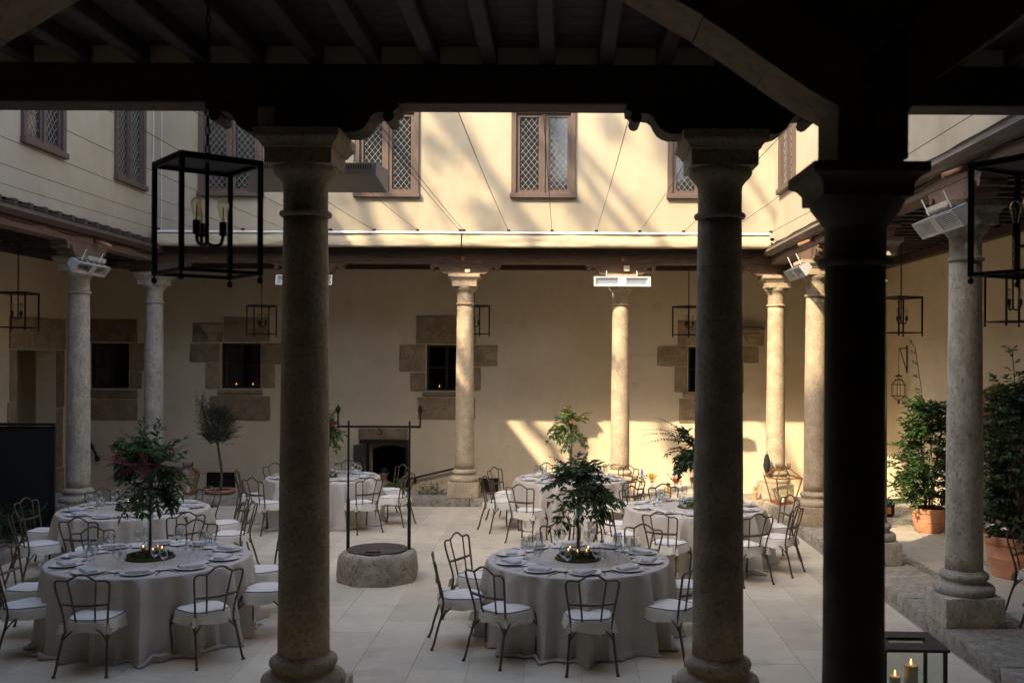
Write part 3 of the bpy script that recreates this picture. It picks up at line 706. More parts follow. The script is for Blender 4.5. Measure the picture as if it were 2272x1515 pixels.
# cables along the side eaves
def festoon(name, X, dx, y0, y1, z, label, amp=.012, step=1.1):
    pts = []; y = y0
    while y <= y1:
        ph = (y - y0) / step
        pts.append((X + dx * abs(math.sin(ph * 2)) * .3, y, z - amp * abs(math.sin(ph * math.pi)) + .012 * noise.noise(Vector((y, X, 1))))); y += .12
    return tag(MB().tube(pts, .009, 5).build(name, M['cable'], None, True), label, 'cable')
festoon('power_cable', 3.72, -.02, 6, 18.3, 4.775, 'black cable running along the top of the right eaves')
festoon('string_light_cable', 3.87, -.02, 6, 18.3, 4.64, 'thin light cable drooping along the right beam', .05, 1.4)
festoon('power_cable', -7.32, .02, 6, 18.3, 4.785, 'black cable running along the top of the left eaves')
festoon('string_light_cable', -7.475, .02, 6, 18.3, 4.64, 'thin light cable drooping along the left beam', .05, 1.4)
cb = [(x / 10, 18.385, 4.66 - .02 * abs(math.sin(x * .45))) for x in range(-74, 38, 2)]
tag(MB().tube(cb, .009, 5).build('string_light_cable', M['cable'], None, True), 'black light cable strung along the back beam', 'cable')
# spout pipes
def spout(x, y, z, dx, dy, label):
    tag(MB().tube([(x, y, z), (x + dx, y + dy, z - .10)], .032, 10).build('drain_spout', M['tile'], None, True), label, 'pipe', 'clay drain spouts')
spout(GX[2] - .03, 18.52, 4.66, 0, -.17, 'clay drain spout above the sunlit back column with window behind')
spout(GX[3] + .02, 18.52, 4.66, 0, -.17, 'clay drain spout above the back column with the heater')
spout(3.9, 15.35, 4.60, -.26, -.05, 'clay drain spout over the mottled right arcade column')
spout(3.9, 9.55, 4.60, -.26, -.05, 'clay drain spout over the large grey right column')
spout(-7.5, 15.95, 4.60, .26, .05, 'clay drain spout on the left beam over the heater')

# patio heaters
def heater(loc, rz, tilt, label, grid=True, em='enamel'):
    t = thing('patio_heater', label, 'heater', loc, rz, 'white patio heaters')
    w2, h, d = .52, .19, .17; ct, st = math.cos(tilt), math.sin(tilt)
    def rot(mb_):
        mb_.v = [(x, y * ct - z * st, y * st + z * ct) for x, y, z in mb_.v]; return mb_
    # front face -y ; trapezoid body narrower at back
    def ring(y, sx, z0, z1): return [(-sx, y, z0), (sx, y, z0), (sx, y, z1), (-sx, y, z1)]
    b = MB(); v = ring(-d / 2, w2, -h / 2, h / 2) + ring(d / 2, w2 - .06, -h / 2 + .05, h / 2 - .04)
    vi = ring(-d / 2, w2 - .03, -h / 2 + .025, h / 2 - .025) + ring(-d / 2 + .05, w2 - .08, -h / 2 + .06, h / 2 - .06)
    b.add(v + vi, [(4, 5, 6, 7), (0, 1, 5, 4), (1, 2, 6, 5), (2, 3, 7, 6), (3, 0, 4, 7), (0, 1, 9, 8), (1, 2, 10, 9), (2, 3, 11, 10), (3, 0, 8, 11), (8, 9, 13, 12), (9, 10, 14, 13), (10, 11, 15, 14), (11, 8, 12, 15)])
    hb = rot(b).build('housing', M[em], t)
    rot(MB().box(-w2 + .08, w2 - .08, -d / 2 + .052, -d / 2 + .055, -h / 2 + .05, h / 2 - .05)).build('reflector', M['slot'] if grid else M['reflector'], t)
    rot(MB().box(-.075, .075, -d / 2 - .002, -d / 2 + .06, -h / 2 + .022, h / 2 - .022)).build('centre_panel', M['enamel'], t)
    g = MB()
    for s in (-1, 1):
        for k in range(8 if grid else 2):
            zz = -h / 2 + .03 + (h - .06) * (k + .5) / (8 if grid else 2)
            a, b_ = sorted((s * .075, s * (w2 - .03))); g.box(a, b_, -d / 2 + .004, -d / 2 + .009, zz - .0025, zz + .0025)
    rot(g).build('grille', M['alu'] if grid else M['reflector'], t)
    sl_ = MB()
    for k in range(48):
        x = -w2 + .10 + k * .0175
        if 16 < k < 20 or 28 < k < 31: continue
        for zz, yy in ((h / 2 + .003 - .02, 0),):
            sl_.box(x, x + .007, -.03, .03, h / 2 - .016, h / 2 - .0135)
        sl_.box(x, x + .007, d / 2 + .0005, d / 2 + .002, .0, .045)
    rot(sl_).build('vent_slots', M['slot'], t)
    for x in (-.28, .28):
        rot(MB().tube([(x, .02, h / 2 - .02), (x, .06, h / 2 + .16)], .007, 5)).build('hanger', M['alu'], t)
    return t
heater((-7.30, 15.35, 4.12), R(90), R(38), 'white heater tilted on the left arcade column', False)
heater((GX[1], 18.28, 4.13), 0, R(-15), 'white heater behind the dark left foreground column', False)
heater((GX[3], 18.26, 4.13), 0, R(-15), 'white double heater hung in front of the sunlit back column', False)
heater((3.68, 15.45, 4.12), R(-90), R(38), 'small-looking white heater on the mottled right arcade column')
heater((3.66, 9.55, 4.09), R(-90), R(38), 'large grilled white heater on the grey right column')
heater((GX[2] - .02, 7.36, 4.09), R(180), R(22), 'back of a pale heater slung behind the dark left foreground column', True, 'enamel_bounce_lit')
def jbox(loc, s, label):
    t = thing('junction_box', label, 'box', loc)
    MB().cbox(-s[0] / 2, s[0] / 2, -s[1] / 2, s[1] / 2, 0, s[2], .008).build('case', M['box'], t); MB().box(.005, .03, -s[1] / 2 - .002, -s[1] / 2 + .001, s[2] * .3, s[2] * .36).build('port', M['slot'], t)
p = P(589, 290, 6.82); jbox((p.x, 6.85, 4.31), (.115, .05, .155), 'beige box on the bracket of the dark left column')
jbox((GX[2] + .06, 18.44, 4.32), (.10, .05, .06), 'small pale box on the capital of the sunlit back column')
jbox((GX[3] + .10, 18.47, 4.36), (.11, .05, .11), 'pale box on the bracket above the back heater')

# ------------------------------------------------------------------ hanging lanterns
def cage_lantern(loc, rz, label, s=.47, h=.62, chain=.6, tr=.011):
    t = thing('cage_lantern', label, 'lantern', loc, rz, 'hanging iron lanterns')   # loc: bottom centre
    a = s / 2
    for sx in (-1, 1):
        for sy in (-1, 1):
            MB().box(sx * a - tr, sx * a + tr, sy * a - tr, sy * a + tr, 0, h).build('post', M['iron'], t)
            MB().lathe([(.003, -.045), (.013, -.04), (.017, -.028), (.013, -.014), (.006, -.008), (.006, .0)], 8, (sx * a, sy * a, 0)).build('foot', M['iron'], t)
    for z in (.012, h - .012):
        for k, (x0, x1, y0, y1) in enumerate(((-a + tr, a - tr, -a - tr * .8, -a + tr * .8), (-a + tr, a - tr, a - tr * .8, a + tr * .8), (-a - tr * .8, -a + tr * .8, -a + tr, a - tr), (a - tr * .8, a + tr * .8, -a + tr, a - tr))):
            MB().box(x0, x1, y0, y1, z - tr * .8, z + tr * .8).build('rail', M['iron'], t)
    MB().box(-a - .012, a + .012, -a - .012, a + .012, h, h + .012).build('top_plate', M['iron'], t)
    MB().tube([(0, 0, h), (0, 0, h * .30)], .012, 6).build('stem', M['iron'], t)
    for k in range(3):
        an = R(90 + 120 * k); c_, s_ = math.cos(an), math.sin(an); r = .085
        arm = spline([(0, 0, h * .30), (c_ * r * .35, s_ * r * .35, h * .27), (c_ * r * .85, s_ * r * .85, h * .285), (c_ * r, s_ * r, h * .36)], 4)
        MB().tube(arm, .0095, 6).build('arm', M['iron'], t, True)
        so_ = MB().lathe([(.021, h * .36), (.021, h * .36 + .075)], 10, (c_ * r, s_ * r, 0)).build('socket', M['iron'], t, 40)
        zb = h * .36 + .075
        MB().lathe([(.014, zb), (.018, zb + .02), (.030, zb + .075), (.032, zb + .092), (.026, zb + .112), (.012, zb + .124), (.002, zb + .127)], 10, (c_ * r, s_ * r, 0), False).build('bulb', M['bulb'], so_, True)
        MB().tube([(c_ * r, s_ * r, zb), (c_ * r, s_ * r, zb + .085)], .004, 4).build('filament', M['box'], so_)
    if chain:
        ch = MB(); n = max(3, int(chain / .05))
        for k in range(n):
            zc = h + .03 + k * chain / n; u, v = ((.012, 0) if k % 2 else (0, .012))
            ch.tube([(u * math.cos(q), v * math.cos(q), zc + .03 * math.sin(q)) for q in [R(x) for x in range(0, 360, 45)]], .005, 4, True)
        ch.build('chain', M['iron'], t)
    return t
def chain_to(z0, h=.62): return ZB1 + .02 - z0 - h
zc = 3.20
cage_lantern((P(459, 600, 5.52).x, 5.52, P(459, 612, 5.52).z), R(40), 'large black cage lantern hanging in the left foreground', .43, .62, 4.78 - P(459, 612, 5.52).z - .66, .012)
cage_lantern((P(2284, 600, 5.5).x, 5.5, P(2284, 612, 5.5).z), R(32), 'cage lantern cut off by the right edge of the view, nearest', .43, .62, 1.0, .012)
def hang(px, yb, Y, rz, label):
    q = P(px, yb, Y); cage_lantern((q.x, Y, q.z), rz, label, .45, .575, ZB1 + .03 - q.z - .60, .0105)
hang(2247, 716, 12.0, R(8), 'right gallery lantern beside the grey column, at the picture edge')
hang(1999, 740, 15.9, R(20), 'right gallery lantern above the bracket lamp')
hang(40, 728, 16.3, R(2), 'lantern hanging in front of the left stone doorway')
hang(580, 742, 20.0, R(35), 'back gallery lantern beside the shaded window with candles')
hang(1052, 742, 20.0, R(30), 'back gallery lantern half hidden by the sunlit column')
hang(1528, 744, 20.0, R(38), 'back gallery lantern by the dark right foreground column')

# bracket lamp on right wall
def wall_lamp(Y, label):
    q = P(1990, 893, Y); X = XR
    t = thing('wall_lantern', label, 'lantern', (X - .17, Y, q.z))
    H = .47
    pr = [(.006, 0), (.02, .02), (.13, .13), (.135, .14)]
    for k in range(6):
        a = k * math.pi / 3; c_, s_ = math.cos(a), math.sin(a)
        MB().tube([(0, 0, .02), (.14 * c_, .14 * s_, .13), (.14 * c_, .14 * s_, .35), (.07 * c_, .07 * s_, .44), (.02 * c_, .02 * s_, .47)], .006, 5).build('rib', M['iron'], t)
    for z, r in ((.13, .14), (.35, .14), (.44, .07)):
        MB().tube([(r * math.cos(R(60 * k)), r * math.sin(R(60 * k)), z) for k in range(6)], .006, 5, True).build('ring', M['iron'], t)
    MB().lathe([(.002, -.03), (.03, .0), (.012, .03)], 10).build('finial', M['iron'], t)
    MB().lathe([(.05, .50), (.09, .515), (.05, .53), (.01, .55)], 12).build('cap', M['iron'], t)
    MB().tube([(0, 0, .53), (0, 0, 1.05)], .006, 5).build('rod', M['iron'], t)
    MB().tube([(0, 0, 1.05), (.15, 0, 1.06)], .012, 5).tube([(.02, 0, 1.05), (.155, 0, .62)], .01, 5).tube([(.155, 0, .58), (.155, 0, 1.12)], .014, 5).build('bracket', M['iron'], t)
wall_lamp(19.4, 'small hexagonal lantern on an iron bracket on the right wall')
q = P(2202, 851, 15.6)
sg = thing('exit_sign', 'small green exit sign above the arched doorway', 'sign', (XR - .035, 15.52, 2.42))
MB().box(-.008, 0, -.085, .085, 0, .10).build('plate', M['green_sign'], sg)
fc = bpy.data.curves.new('lettering', 'FONT'); fc.body = 'SALIDA'; fc.size = .047; fc.align_x = 'CENTER'; fc.extrude = .001
fo = bpy.data.objects.new('lettering', fc); C.objects.link(fo); fo.data.materials.append(M['white_paint']); fo.parent = sg
bpy.context.view_layer.update()
lme = bpy.data.meshes.new_from_object(fo.evaluated_get(bpy.context.evaluated_depsgraph_get())); bpy.data.objects.remove(fo)
fo = link('lettering', lme, sg)
fo.location = (-.0095, 0, .035); fo.rotation_euler = (R(90), 0, R(-90))

# ------------------------------------------------------------------ handrails
def rail(pts, label, br):
    t = thing('handrail', label, 'handrail', pts[0]); o_ = Vector(pts[0])
    MB().tube([Vector(p_) - o_ for p_ in pts], .022, 8).build('rail', M['iron'], t, 40)
    for b in br: 
        b = Vector(b) - o_; MB().box(b.x - .03, b.x + .03, b.y, b.y + .10, b.z - .12, b.z - .02).build('bracket', M['iron'], t)
a, b = P(905, 1063, YB - .09), P(1052, 1029, YB - .09)
rail([a, b], 'black handrail descending along the back wall to the cellar door', [a + (b - a) * .1, a + (b - a) * .97])
a, b = P(122, 975, YB - .09), P(218, 1019, YB - .09); a.x = max(a.x, XL + .1)
rail([a, b], 'black handrail sloping down behind the left arcade column', [a + (b - a) * .2, a + (b - a) * .8])

# ------------------------------------------------------------------ well
wl = thing('well', 'low octagonal stone well with iron lid and hoist frame', 'well', (P(838, 1260, 12.35).x, 12.35, 0))
bm = bmesh.new()
prof = [(.50, 0), (.505, .1), (.50, .26), (.485, .325), (.45, .355), (.40, .36), (.30, .36)]
m_ = MB(); seg = 32; vs_ = []; fs_ = []
for r, z in prof:
    for k in range(seg):
        a = 2 * math.pi * k / seg + R(22.5); oc = math.cos(math.pi / 8) / math.cos(((a + math.pi / 8) % (math.pi / 4)) - math.pi / 8)
        rr = r * (oc * .75 + .25); q = Vector((rr * math.cos(a), rr * math.sin(a), z)); q += noise.noise_vector(q * 6) * .016 * (1 if z > 0 else .3); vs_.append(q)
for i in range(len(prof) - 1):
    for k in range(seg):
        a, b = i * seg + k, i * seg + (k + 1) % seg; fs_.append((a, b, b + seg, a + seg))
fs_.append(tuple(range((len(prof) - 1) * seg, len(prof) * seg)))
m_.add(vs_, fs_).build('stone_rim', M['kerb'], wl, True)
lid = MB().lathe([(.365, .362), (.37, .366), (.37, .378), (.365, .382), (0.001, .386)], 36).build('lid', M['rust'], wl, 30)
MB().tube([(-.09, -.30, .39), (.09, -.30, .39)], .012, 6).box(-.03, .03, -.33, -.28, .385, .40).build('hinge', M['iron'], lid)
hp = (908 - 772) / 2 / F * 12.35; zt = P(838, 947, 12.35).z
for s in (-1, 1):
    MB().tube([(s * hp, .05, .33), (s * hp, .05, .95), (s * hp, .05, 1.0), (s * hp, .05, zt + .07)], [.022, .022, .014, .013], 8).build('post', M['iron'], wl)
    xe = s * (928 - 745) / 2 / F * 12.35
    MB().tube([(xe, .05, zt), (xe, .05, zt + .17)], .011, 6).build('upright', M['iron'], wl)
    MB().add([(xe, .05, zt + .14), (xe + .035, .05, zt + .21), (xe, .05, zt + .28), (xe - .035, .05, zt + .21), (xe, .062, zt + .21), (xe, .038, zt + .21)], [(0, 1, 4), (1, 2, 4), (2, 3, 4), (3, 0, 4), (1, 0, 5), (2, 1, 5), (3, 2, 5), (0, 3, 5)]).build('finial', M['iron'], wl)
xe = (928 - 745) / 2 / F * 12.35
MB().box(-xe - .01, xe + .01, .036, .064, zt - .014, zt + .014).build('crossbar', M['iron'], wl)
MB().tube(spline([(0, .05, zt - .01), (0, .05, zt - .04), (.03, .05, zt - .06), (.03, .05, zt - .09), (0, .05, zt - .10), (-.02, .05, zt - .085)], 4), .007, 6).build('hook', M['iron'], wl)

# ------------------------------------------------------------------ foliage tools
def leaf(mb_, p, d, n, ln, wd, fold=.25):
    d = d.normalized(); s_ = d.cross(n)
    if s_.length < 1e-3: s_ = d.cross(Vector((.3, .5, .8)))
    s_.normalize(); n2 = s_.cross(d)
    a = p; b = p + d * ln * .45 + s_ * wd / 2 + n2 * wd * fold; c = p + d * ln - n2 * ln * .12; e = p + d * ln * .45 - s_ * wd / 2 + n2 * wd * fold
    mb_.add([a, b, c, e], [(0, 1, 2), (0, 2, 3)])
def rv(): 
    while True:
        v = Vector((random.uniform(-1, 1), random.uniform(-1, 1), random.uniform(-1, 1)))
        if .05 < v.length < 1: return v.normalized()
def sprig(lv, st, p, d, ln, n, lsize, lw, droop=.3, spread=.9, stem_r=.003):
    d = d.normalized(); pts = [p.copy()]; q = p.copy(); steps = max(n, 3)
    for i in range(steps):
        d = (d + Vector((0, 0, -droop / steps)) + rv() * .10).normalized(); q = q + d * ln / steps; pts.append(q.copy())
        for sgn in (-1, 1):
            side = d.cross(Vector((0, 0, 1)) + rv() * .4)
            if side.length < 1e-3: continue
            side.normalize(); ld = (d * .55 + side * sgn * spread + rv() * .35).normalized()
            leaf(lv, q, ld, Vector((0, 0, 1)) + rv() * .5, lsize * random.uniform(.55, 1.3), lw * random.uniform(.6, 1.25))
    leaf(lv, q, d, Vector((0, 0, 1)), lsize, lw)
    if st is not None and stem_r: st.tube(pts[::2] if len(pts) > 5 else pts, stem_r, 4)
def spike(fl, p, d, ln, n=34, droop=.8, r=.016):
    d = d.normalized(); q = p.copy()
    for i in range(n):
        d = (d + Vector((0, 0, -droop / n))).normalized(); q = q + d * ln / n; t = i / n
        if t < .22: 
            fl.tube([q - d * ln / n, q], .003, 3); continue
        for k in range(3):
            v = rv(); leaf(fl, q + v * r * .3 * (1.15 - t), (v + d * .5), rv(), r * 1.25 * (1.25 - t), r * .9 * (1.25 - t))

# ------------------------------------------------------------------ tables, cloths
TB = {'T1': (.18, 9.93, .905), 'T2': (-4.06, 9.86, .95), 'T3': (-5.56, 13.0, .93), 'T4': (-3.95, 16.6, .93), 'T5': (.17, 16.5, .92), 'T6': (1.81, 13.4, .92)}
TN = {'T1': 'front centre table', 'T2': 'left front table', 'T3': 'second left table', 'T4': 'back left table', 'T5': 'back centre table', 'T6': 'right-hand table'}
ZT = .752
def tablecloth(r, seed):
    seg = 180; vs_ = []; fs_ = []
    random.seed(seed); ph = [random.uniform(0, 6.28) for _ in range(8)]
    def fold(a): 
        return .55 * math.sin(17 * a + ph[0] + .7 * math.sin(3 * a + ph[4])) + .40 * math.sin(27 * a + ph[1] + 1.1 * math.sin(2 * a + ph[5])) + .25 * math.sin(7 * a + ph[2]) + .18 * math.sin(34 * a + ph[3])
    rows = []
    rows += [(0.02, 0, 0), (.5, 0, 0), (.93, 0, 0), (.985, 0, 0), (.998, -.004, 0)]
    for t in [i / 16 for i in range(17)]:
        rows.append((1.004, -.014 - t * (ZT - .03), t))
    for rr, dz, t in rows:
        for k in range(seg):
            a = 2 * math.pi * k / seg; f_ = fold(a)
            rad = r * rr + (0 if t == 0 else (.022 * t + .125 * (abs(f_) ** 1.15 * (1 if f_ > 0 else -.6)) * (t + .02) ** .5 + .018 * t * math.sin(53 * a + ph[5] + 3 * math.sin(4 * a)) + .04 * noise.noise(Vector((math.cos(a) * 3, math.sin(a) * 3, t * 3 + seed))) * t))
            z = ZT + dz
            if t > .9: rad += .03 * (t - .9) * 10 * (.6 + .4 * math.sin(5 * a + ph[6])); 
            vs_.append((rad * math.cos(a), rad * math.sin(a), z))
    # pooled hem
    for e, (dr_, zz) in enumerate(((.035, .034), (.06, .016), (.045, .004))):
        for k in range(seg):
            a = 2 * math.pi * k / seg; f_ = fold(a); g = .5 + .5 * math.sin(4 * a + ph[7]); 
            rad = r * 1.004 + .022 + .125 * (abs(f_) ** 1.15 * (1 if f_ > 0 else -.6)) + dr_ * (.35 + .9 * g); z = zz + .13 * max(0, noise.noise(Vector((math.cos(a) * 7, math.sin(a) * 7, seed)))) * (e < 2)
            vs_.append((rad * math.cos(a), rad * math.sin(a), z))
    nr = len(vs_) // seg
    for i in range(nr - 1):
        for k in range(seg):
            a, b = i * seg + k, i * seg + (k + 1) % seg; fs_.append((a, a + seg, b + seg, b))
    fs_.append(tuple(range(seg))[::1])
    random.seed(seed + 1)
    return MB().add(vs_, fs_)
for i, (k, (x, y, r)) in enumerate(TB.items()):
    t = thing('round_table', 'round banquet table hidden under the cloth of the %s' % TN[k], 'table', (x, y, 0), 0, 'round banquet tables')
    MB().lathe([(r - .03, .70), (r - .02, .71), (r - .02, .735), (r - .03, .742)], 48).build('tabletop', M['wood'], t)
    for q in range(4):
        an = R(45 + 90 * q); MB().tube([(.45 * math.cos(an), .45 * math.sin(an), 0), (.4 * math.cos(an), .4 * math.sin(an), .70)], .02, 6).build('leg', M['iron'], t)
    o = tablecloth(r, 11 + i).build('tablecloth', M['cloth'], None, 50, (x, y, 0)); tag(o, 'floor-length beige linen cloth on the %s' % TN[k], 'tablecloth', 'beige tablecloths')

# ------------------------------------------------------------------ chairs
def make_chair(vr=0):
    t = thing('chair', 'x', 'chair', (0, 0, 0), 0, 'iron chairs round the tables')
    m = M['chair']; r = .0105
    top = [(-.185, -.195, .40), (-.19, -.205, .50), (-.222, -.255, .70), (-.232, -.272, .785), (-.222, -.28, .815), (-.19, -.283, .826), (-.125, -.284, .822), (-.085, -.285, .842), (-.045, -.286, .868), (0, -.286, .877)]
    top = top + [(-x, y, z) for x, y, z in top[::-1][1:]]
    MB().tube(spline(top, 3), r, 6).build('back_frame', m, t, True)
    for s in (-1, 1):
        MB().tube([(s * .082, -.205, .45), (s * .095, -.235, .60), (s * .122, -.283, .823)], r * .85, 5).build('spindle', m, t)
    MB().tube([(-.208, -.232, .612), (-.1, -.243, .604), (0, -.248, .602), (.1, -.243, .604), (.208, -.232, .612)], [.012, .015, .016, .015, .012], 5).build('crossbar', m, t)
    for s in (-1, 1):
        MB().tube(spline([(s * .185, -.195, .42), (s * .19, -.21, .33), (s * .205, -.255, .18), (s * .215, -.285, .06), (s * .222, -.305, .012)], 3), [.012] * 12 + [.0125], 6).lathe([(.016, 0), (.018, .006), (.012, .02)], 8, (s * .223, -.306, 0)).build('leg', m, t, 40)
        MB().tube(spline([(s * .185, .175, .42), (s * .212, .20, .36), (s * .222, .21, .28), (s * .208, .20, .12), (s * .212, .21, .012)], 3), .012, 6).lathe([(.016, 0), (.018, .006), (.012, .02)], 8, (s * .212, .21, 0)).build('leg', m, t, 40)
        MB().tube(spline([(s * .20, -.225, .28), (s * .19, -.14, .37), (s * .185, -.05, .395)], 4), .008, 5).build('brace', m, t, True)
        MB().tube(spline([(s * .218, .205, .30), (s * .19, .12, .38), (s * .185, .04, .395)], 4), .008, 5).build('brace', m, t, True)
        MB().tube(spline([(s * .218, .205, .30), (s * .12, .195, .38), (s * .04, .19, .395)], 4), .008, 5).build('brace', m, t, True)
        MB().tube(spline([(s * .20, -.225, .28), (s * .12, -.20, .37), (s * .04, -.195, .395)], 4), .008, 5).build('brace', m, t, True)
    # outline of the covered seat: rounded, wider in front
    def outline(e=0., n=40, wob=0.):
        o_ = []
        for k in range(n):
            a = 2 * math.pi * k / n; c_, s_ = math.cos(a), math.sin(a); p_ = 3.6
            q = (abs(c_) ** p_ + abs(s_) ** p_) ** (-1 / p_); yy = s_ * q; w_ = .205 + .025 * yy
            o_.append(((w_ + e) * c_ * q, (.20 + e) * yy))
        return o_
    n = 40; rows = []
    for e, z, wb in ((-.19, .482, 0), (-.10, .480, 0), (-.03, .472, 0), (-.006, .462, 0), (.004, .452, 0), (.008, .435, .1), (.012, .405, .6), (.016, .375, 1), (.018, .352, 1.4)):
        row = []
        for k, (x, y) in enumerate(outline(e, n)):
            wv = wb * .006 * math.sin(k * (1.7 + .13 * vr) + 1 + vr) + wb * .006 * math.sin(k * .8 + 2 * vr); l_ = math.hypot(x, y) or 1
            cz = .010 * noise.noise(Vector((x * 7 + vr * 5, y * 7, vr))) if z > .47 else 0
            row.append((x * (1 + wv / l_), y * (1 + wv / l_), z + cz + (wb * .009 * math.sin(k * .55 + .5 + 1.9 * vr) if wb > .5 else 0)))
        rows.append(row)
    vs_ = [v for r_ in rows for v in r_]; fs_ = [(i * n + k, i * n + (k + 1) % n, (i + 1) * n + (k + 1) % n, (i + 1) * n + k) for i in range(len(rows) - 1) for k in range(n)] + [tuple(range(n))]
    sc = MB().add(vs_, fs_).build('seat_cover', M['cover'], t, True)
    MB().tube([(x, y, .4635) for x, y in outline(-.001, 32)], .0038, 4, True).build('piping', M['piping'], sc)
    for s in (-1, 1):
        MB().add([(s * .19, -.205, .44), (s * .215, -.225, .43), (s * .235, -.23, .36), (s * .21, -.222, .345), (s * .18, -.215, .36)], [(0, 1, 2, 3, 4)]).build('tie', M['cover'], sc)
    return t
protos = [make_chair(v) for v in range(4)]; chair0 = protos[0]; used = set()
def place_chair(tk, label, px=None, ang=None, d=None, jit=6, z0=0, group='iron chairs round the tables'):
    tx, ty = TB[tk][:2] if tk in TB else tk
    if px: q = PF(px[0], px[1], .47); x, y = q.x, q.y
    else: x, y = tx + d * math.sin(R(ang)), ty - d * math.cos(R(ang))
    rz = math.atan2(ty - y, tx - x) - math.pi / 2 + R(random.uniform(-jit, jit))
    k_ = place_chair.n % 4; place_chair.n += 1
    if k_ not in used:
        c = protos[k_]; used.add(k_)
    else: c = copy_tree(protos[k_])
    c.location = (x, y, z0); c.rotation_euler = (0, 0, rz); c['label'] = label; c['group'] = group
    return c
place_chair.n = 0
random.seed(21)
CH = [
 ('T1', 'iron chair with its side to us, leftmost at the front centre table', (1026, 1316)),
 ('T1', 'iron chair set back at the left of the front centre table', (1062, 1272)),
 ('T1', 'iron chair at the front left of the front centre table', (1120, 1345)),
 ('T1', 'iron chair with its back to us in front of the front centre table', (1307, 1360)),
 ('T1', 'iron chair at right front of the front centre table, beside the dark column', (1491, 1339)),
 ('T1', 'iron chair seat half hidden by the dark column at the front centre table', (1522, 1293)),
 ('T2', 'iron chair with its back to us, front left of the left front table', (213, 1361)),
 ('T2', 'iron chair with its back to us, front right of the left front table', (453, 1344)),
 ('T2', 'iron chair at the left picture edge, nearest the camera', (62, 1336)),
 ('T2', 'iron chair at the left picture edge, behind the nearest one', (69, 1299)),
 ('T2', 'iron chair cut by the dark column, right of the left front table, farther', (587, 1259)),
 ('T2', 'iron chair cut by the dark column, right of the left front table, nearer', (591, 1301)),
 ('T3', 'iron chair at the left of the second left table, nearer', (88, 1204)),
 ('T3', 'iron chair at the left of the second left table, beside the hedge', (101, 1174)),
 ('T3', 'iron chair right of the second left table, nearer', (511, 1181)),
 ('T3', 'iron chair right of the second left table, farther', (497, 1157)),
 ('T4', 'iron chair seen through the well frame, front right of the back left table', (801, 1112)),
 ('T4', 'iron chair behind the right well post, right of the back left table', (872, 1100)),
 ('T4', 'iron chair in front of the cellar door at the back left table', (862, 1084)),
 ('T4', 'iron chair at the left of the back left table, nearer', (591, 1113)),
 ('T4', 'iron chair at the left of the back left table, farther', (564, 1096)),
 ('T5', 'iron chair in profile at the left of the back centre table', (1112, 1110)),
 ('T5', 'iron chair at the far left of the back centre table', (1128, 1091)),
 ('T5', 'iron chair with its back to us, front left of the back centre table', (1172, 1130)),
 ('T5', 'iron chair mostly behind the tall flowers, front right of the back centre table', (1298, 1132)),
 ('T5', 'iron chair at the right of the back centre table, facing left', (1380, 1116)),
 ('T6', 'iron chair at the left of the right-hand table, nearer', (1380, 1182)),
 ('T6', 'iron chair at the left of the right-hand table, farther', (1366, 1158)),
 ('T6', 'iron chair with its back to us, front left of the right-hand table', (1483, 1201)),
 ('T6', 'iron chair right of the dark column, front of the right-hand table', (1650, 1205)),
 ('T6', 'iron chair in profile at the right of the right-hand table', (1722, 1188)),
 ('T6', 'iron chair in front of the copper lantern at the right-hand table', (1714, 1165))]
for tk, lb, px in CH: place_chair(tk, lb, px)
for tk, lb, a_, d_ in [
 ('T1', 'iron chair facing us across the front centre table, behind the vase', 187, 1.22), ('T1', 'iron chair facing us at the back right of the front centre table', 150, 1.25),
 ('T2', 'iron chair facing us at the back left of the left front table', 226, 1.2), ('T2', 'iron chair facing us at the back of the left front table', 184, 1.28),
 ('T3', 'iron chair with its back to us in front of the second left table', 0, 1.2), ('T3', 'iron chair at the front right of the second left table', 47, 1.2),
 ('T3', 'iron chair facing us at the back left of the second left table', 219, 1.2), ('T3', 'iron chair facing us at the back right of the second left table', 160, 1.15),
 ('T4', 'iron chair facing us behind the back left table', 176, 1.2), ('T4', 'iron chair at the back left of the back left table', 230, 1.15),
 ('T5', 'iron chair facing us behind the back centre table', 197, 1.1), ('T5', 'iron chair by the foot of the sunlit column at the back centre table', 131, 1.1),
 ('T6', 'iron chair facing us behind the right-hand table', 190, 1.22), ('T6', 'iron chair at the back left of the right-hand table', 212, 1.15)]:
    place_chair(tk, lb, None, a_, d_)

# ------------------------------------------------------------------ place settings
pl_me = MB().lathe([(.08, 0), (.085, .004), (.10, .007), (.148, .017), (.152, .020), (.148, .0215), (.10, .0115), (.085, .009), (.001, .009)], 28).mesh('dinner_plate', M['china'], 40)
bp_me = MB().lathe([(.045, 0), (.05, .003), (.082, .012), (.084, .014), (.08, .0145), (.05, .0065), (.001, .006)], 22).mesh('bread_plate', M['china'], 40)
def napkin_mesh(v):
    m_ = MB(); n = 14; w_, d_ = .105, .055; vs_ = []; fs_ = []
    prof = [(-1, .0), (-1.04, .012), (-.98, .026), (-.5, .032), (0, .030), (.5, .034), (.97, .030), (1.04, .014), (1, .0)]
    for i in range(n + 1):
        t = i / n * 2 - 1
        for u, z in prof:
            vs_.append((t * w_ * (1 + .04 * math.sin(u * 3 + v)), u * d_ * (1 - .06 * t * t) + .012 * math.sin(t * 1.5 + v), z * (1 - .25 * max(0, abs(t) - .8) / .2) + .003 * noise.noise(Vector((t * 3, u * 2, v)))))
    k = len(prof)
    for i in range(n):
        for j in range(k):
            a, b = i * k + j, i * k + (j + 1) % k; fs_.append((a, b, b + k, a + k))
    fs_ += [tuple(range(k))[::-1], tuple(range(n * k, n * k + k))]
    return m_.add(vs_, fs_).mesh('napkin', M['napkin'], 50)
nk = [napkin_mesh(v) for v in (1, 2.2, 3.7)]
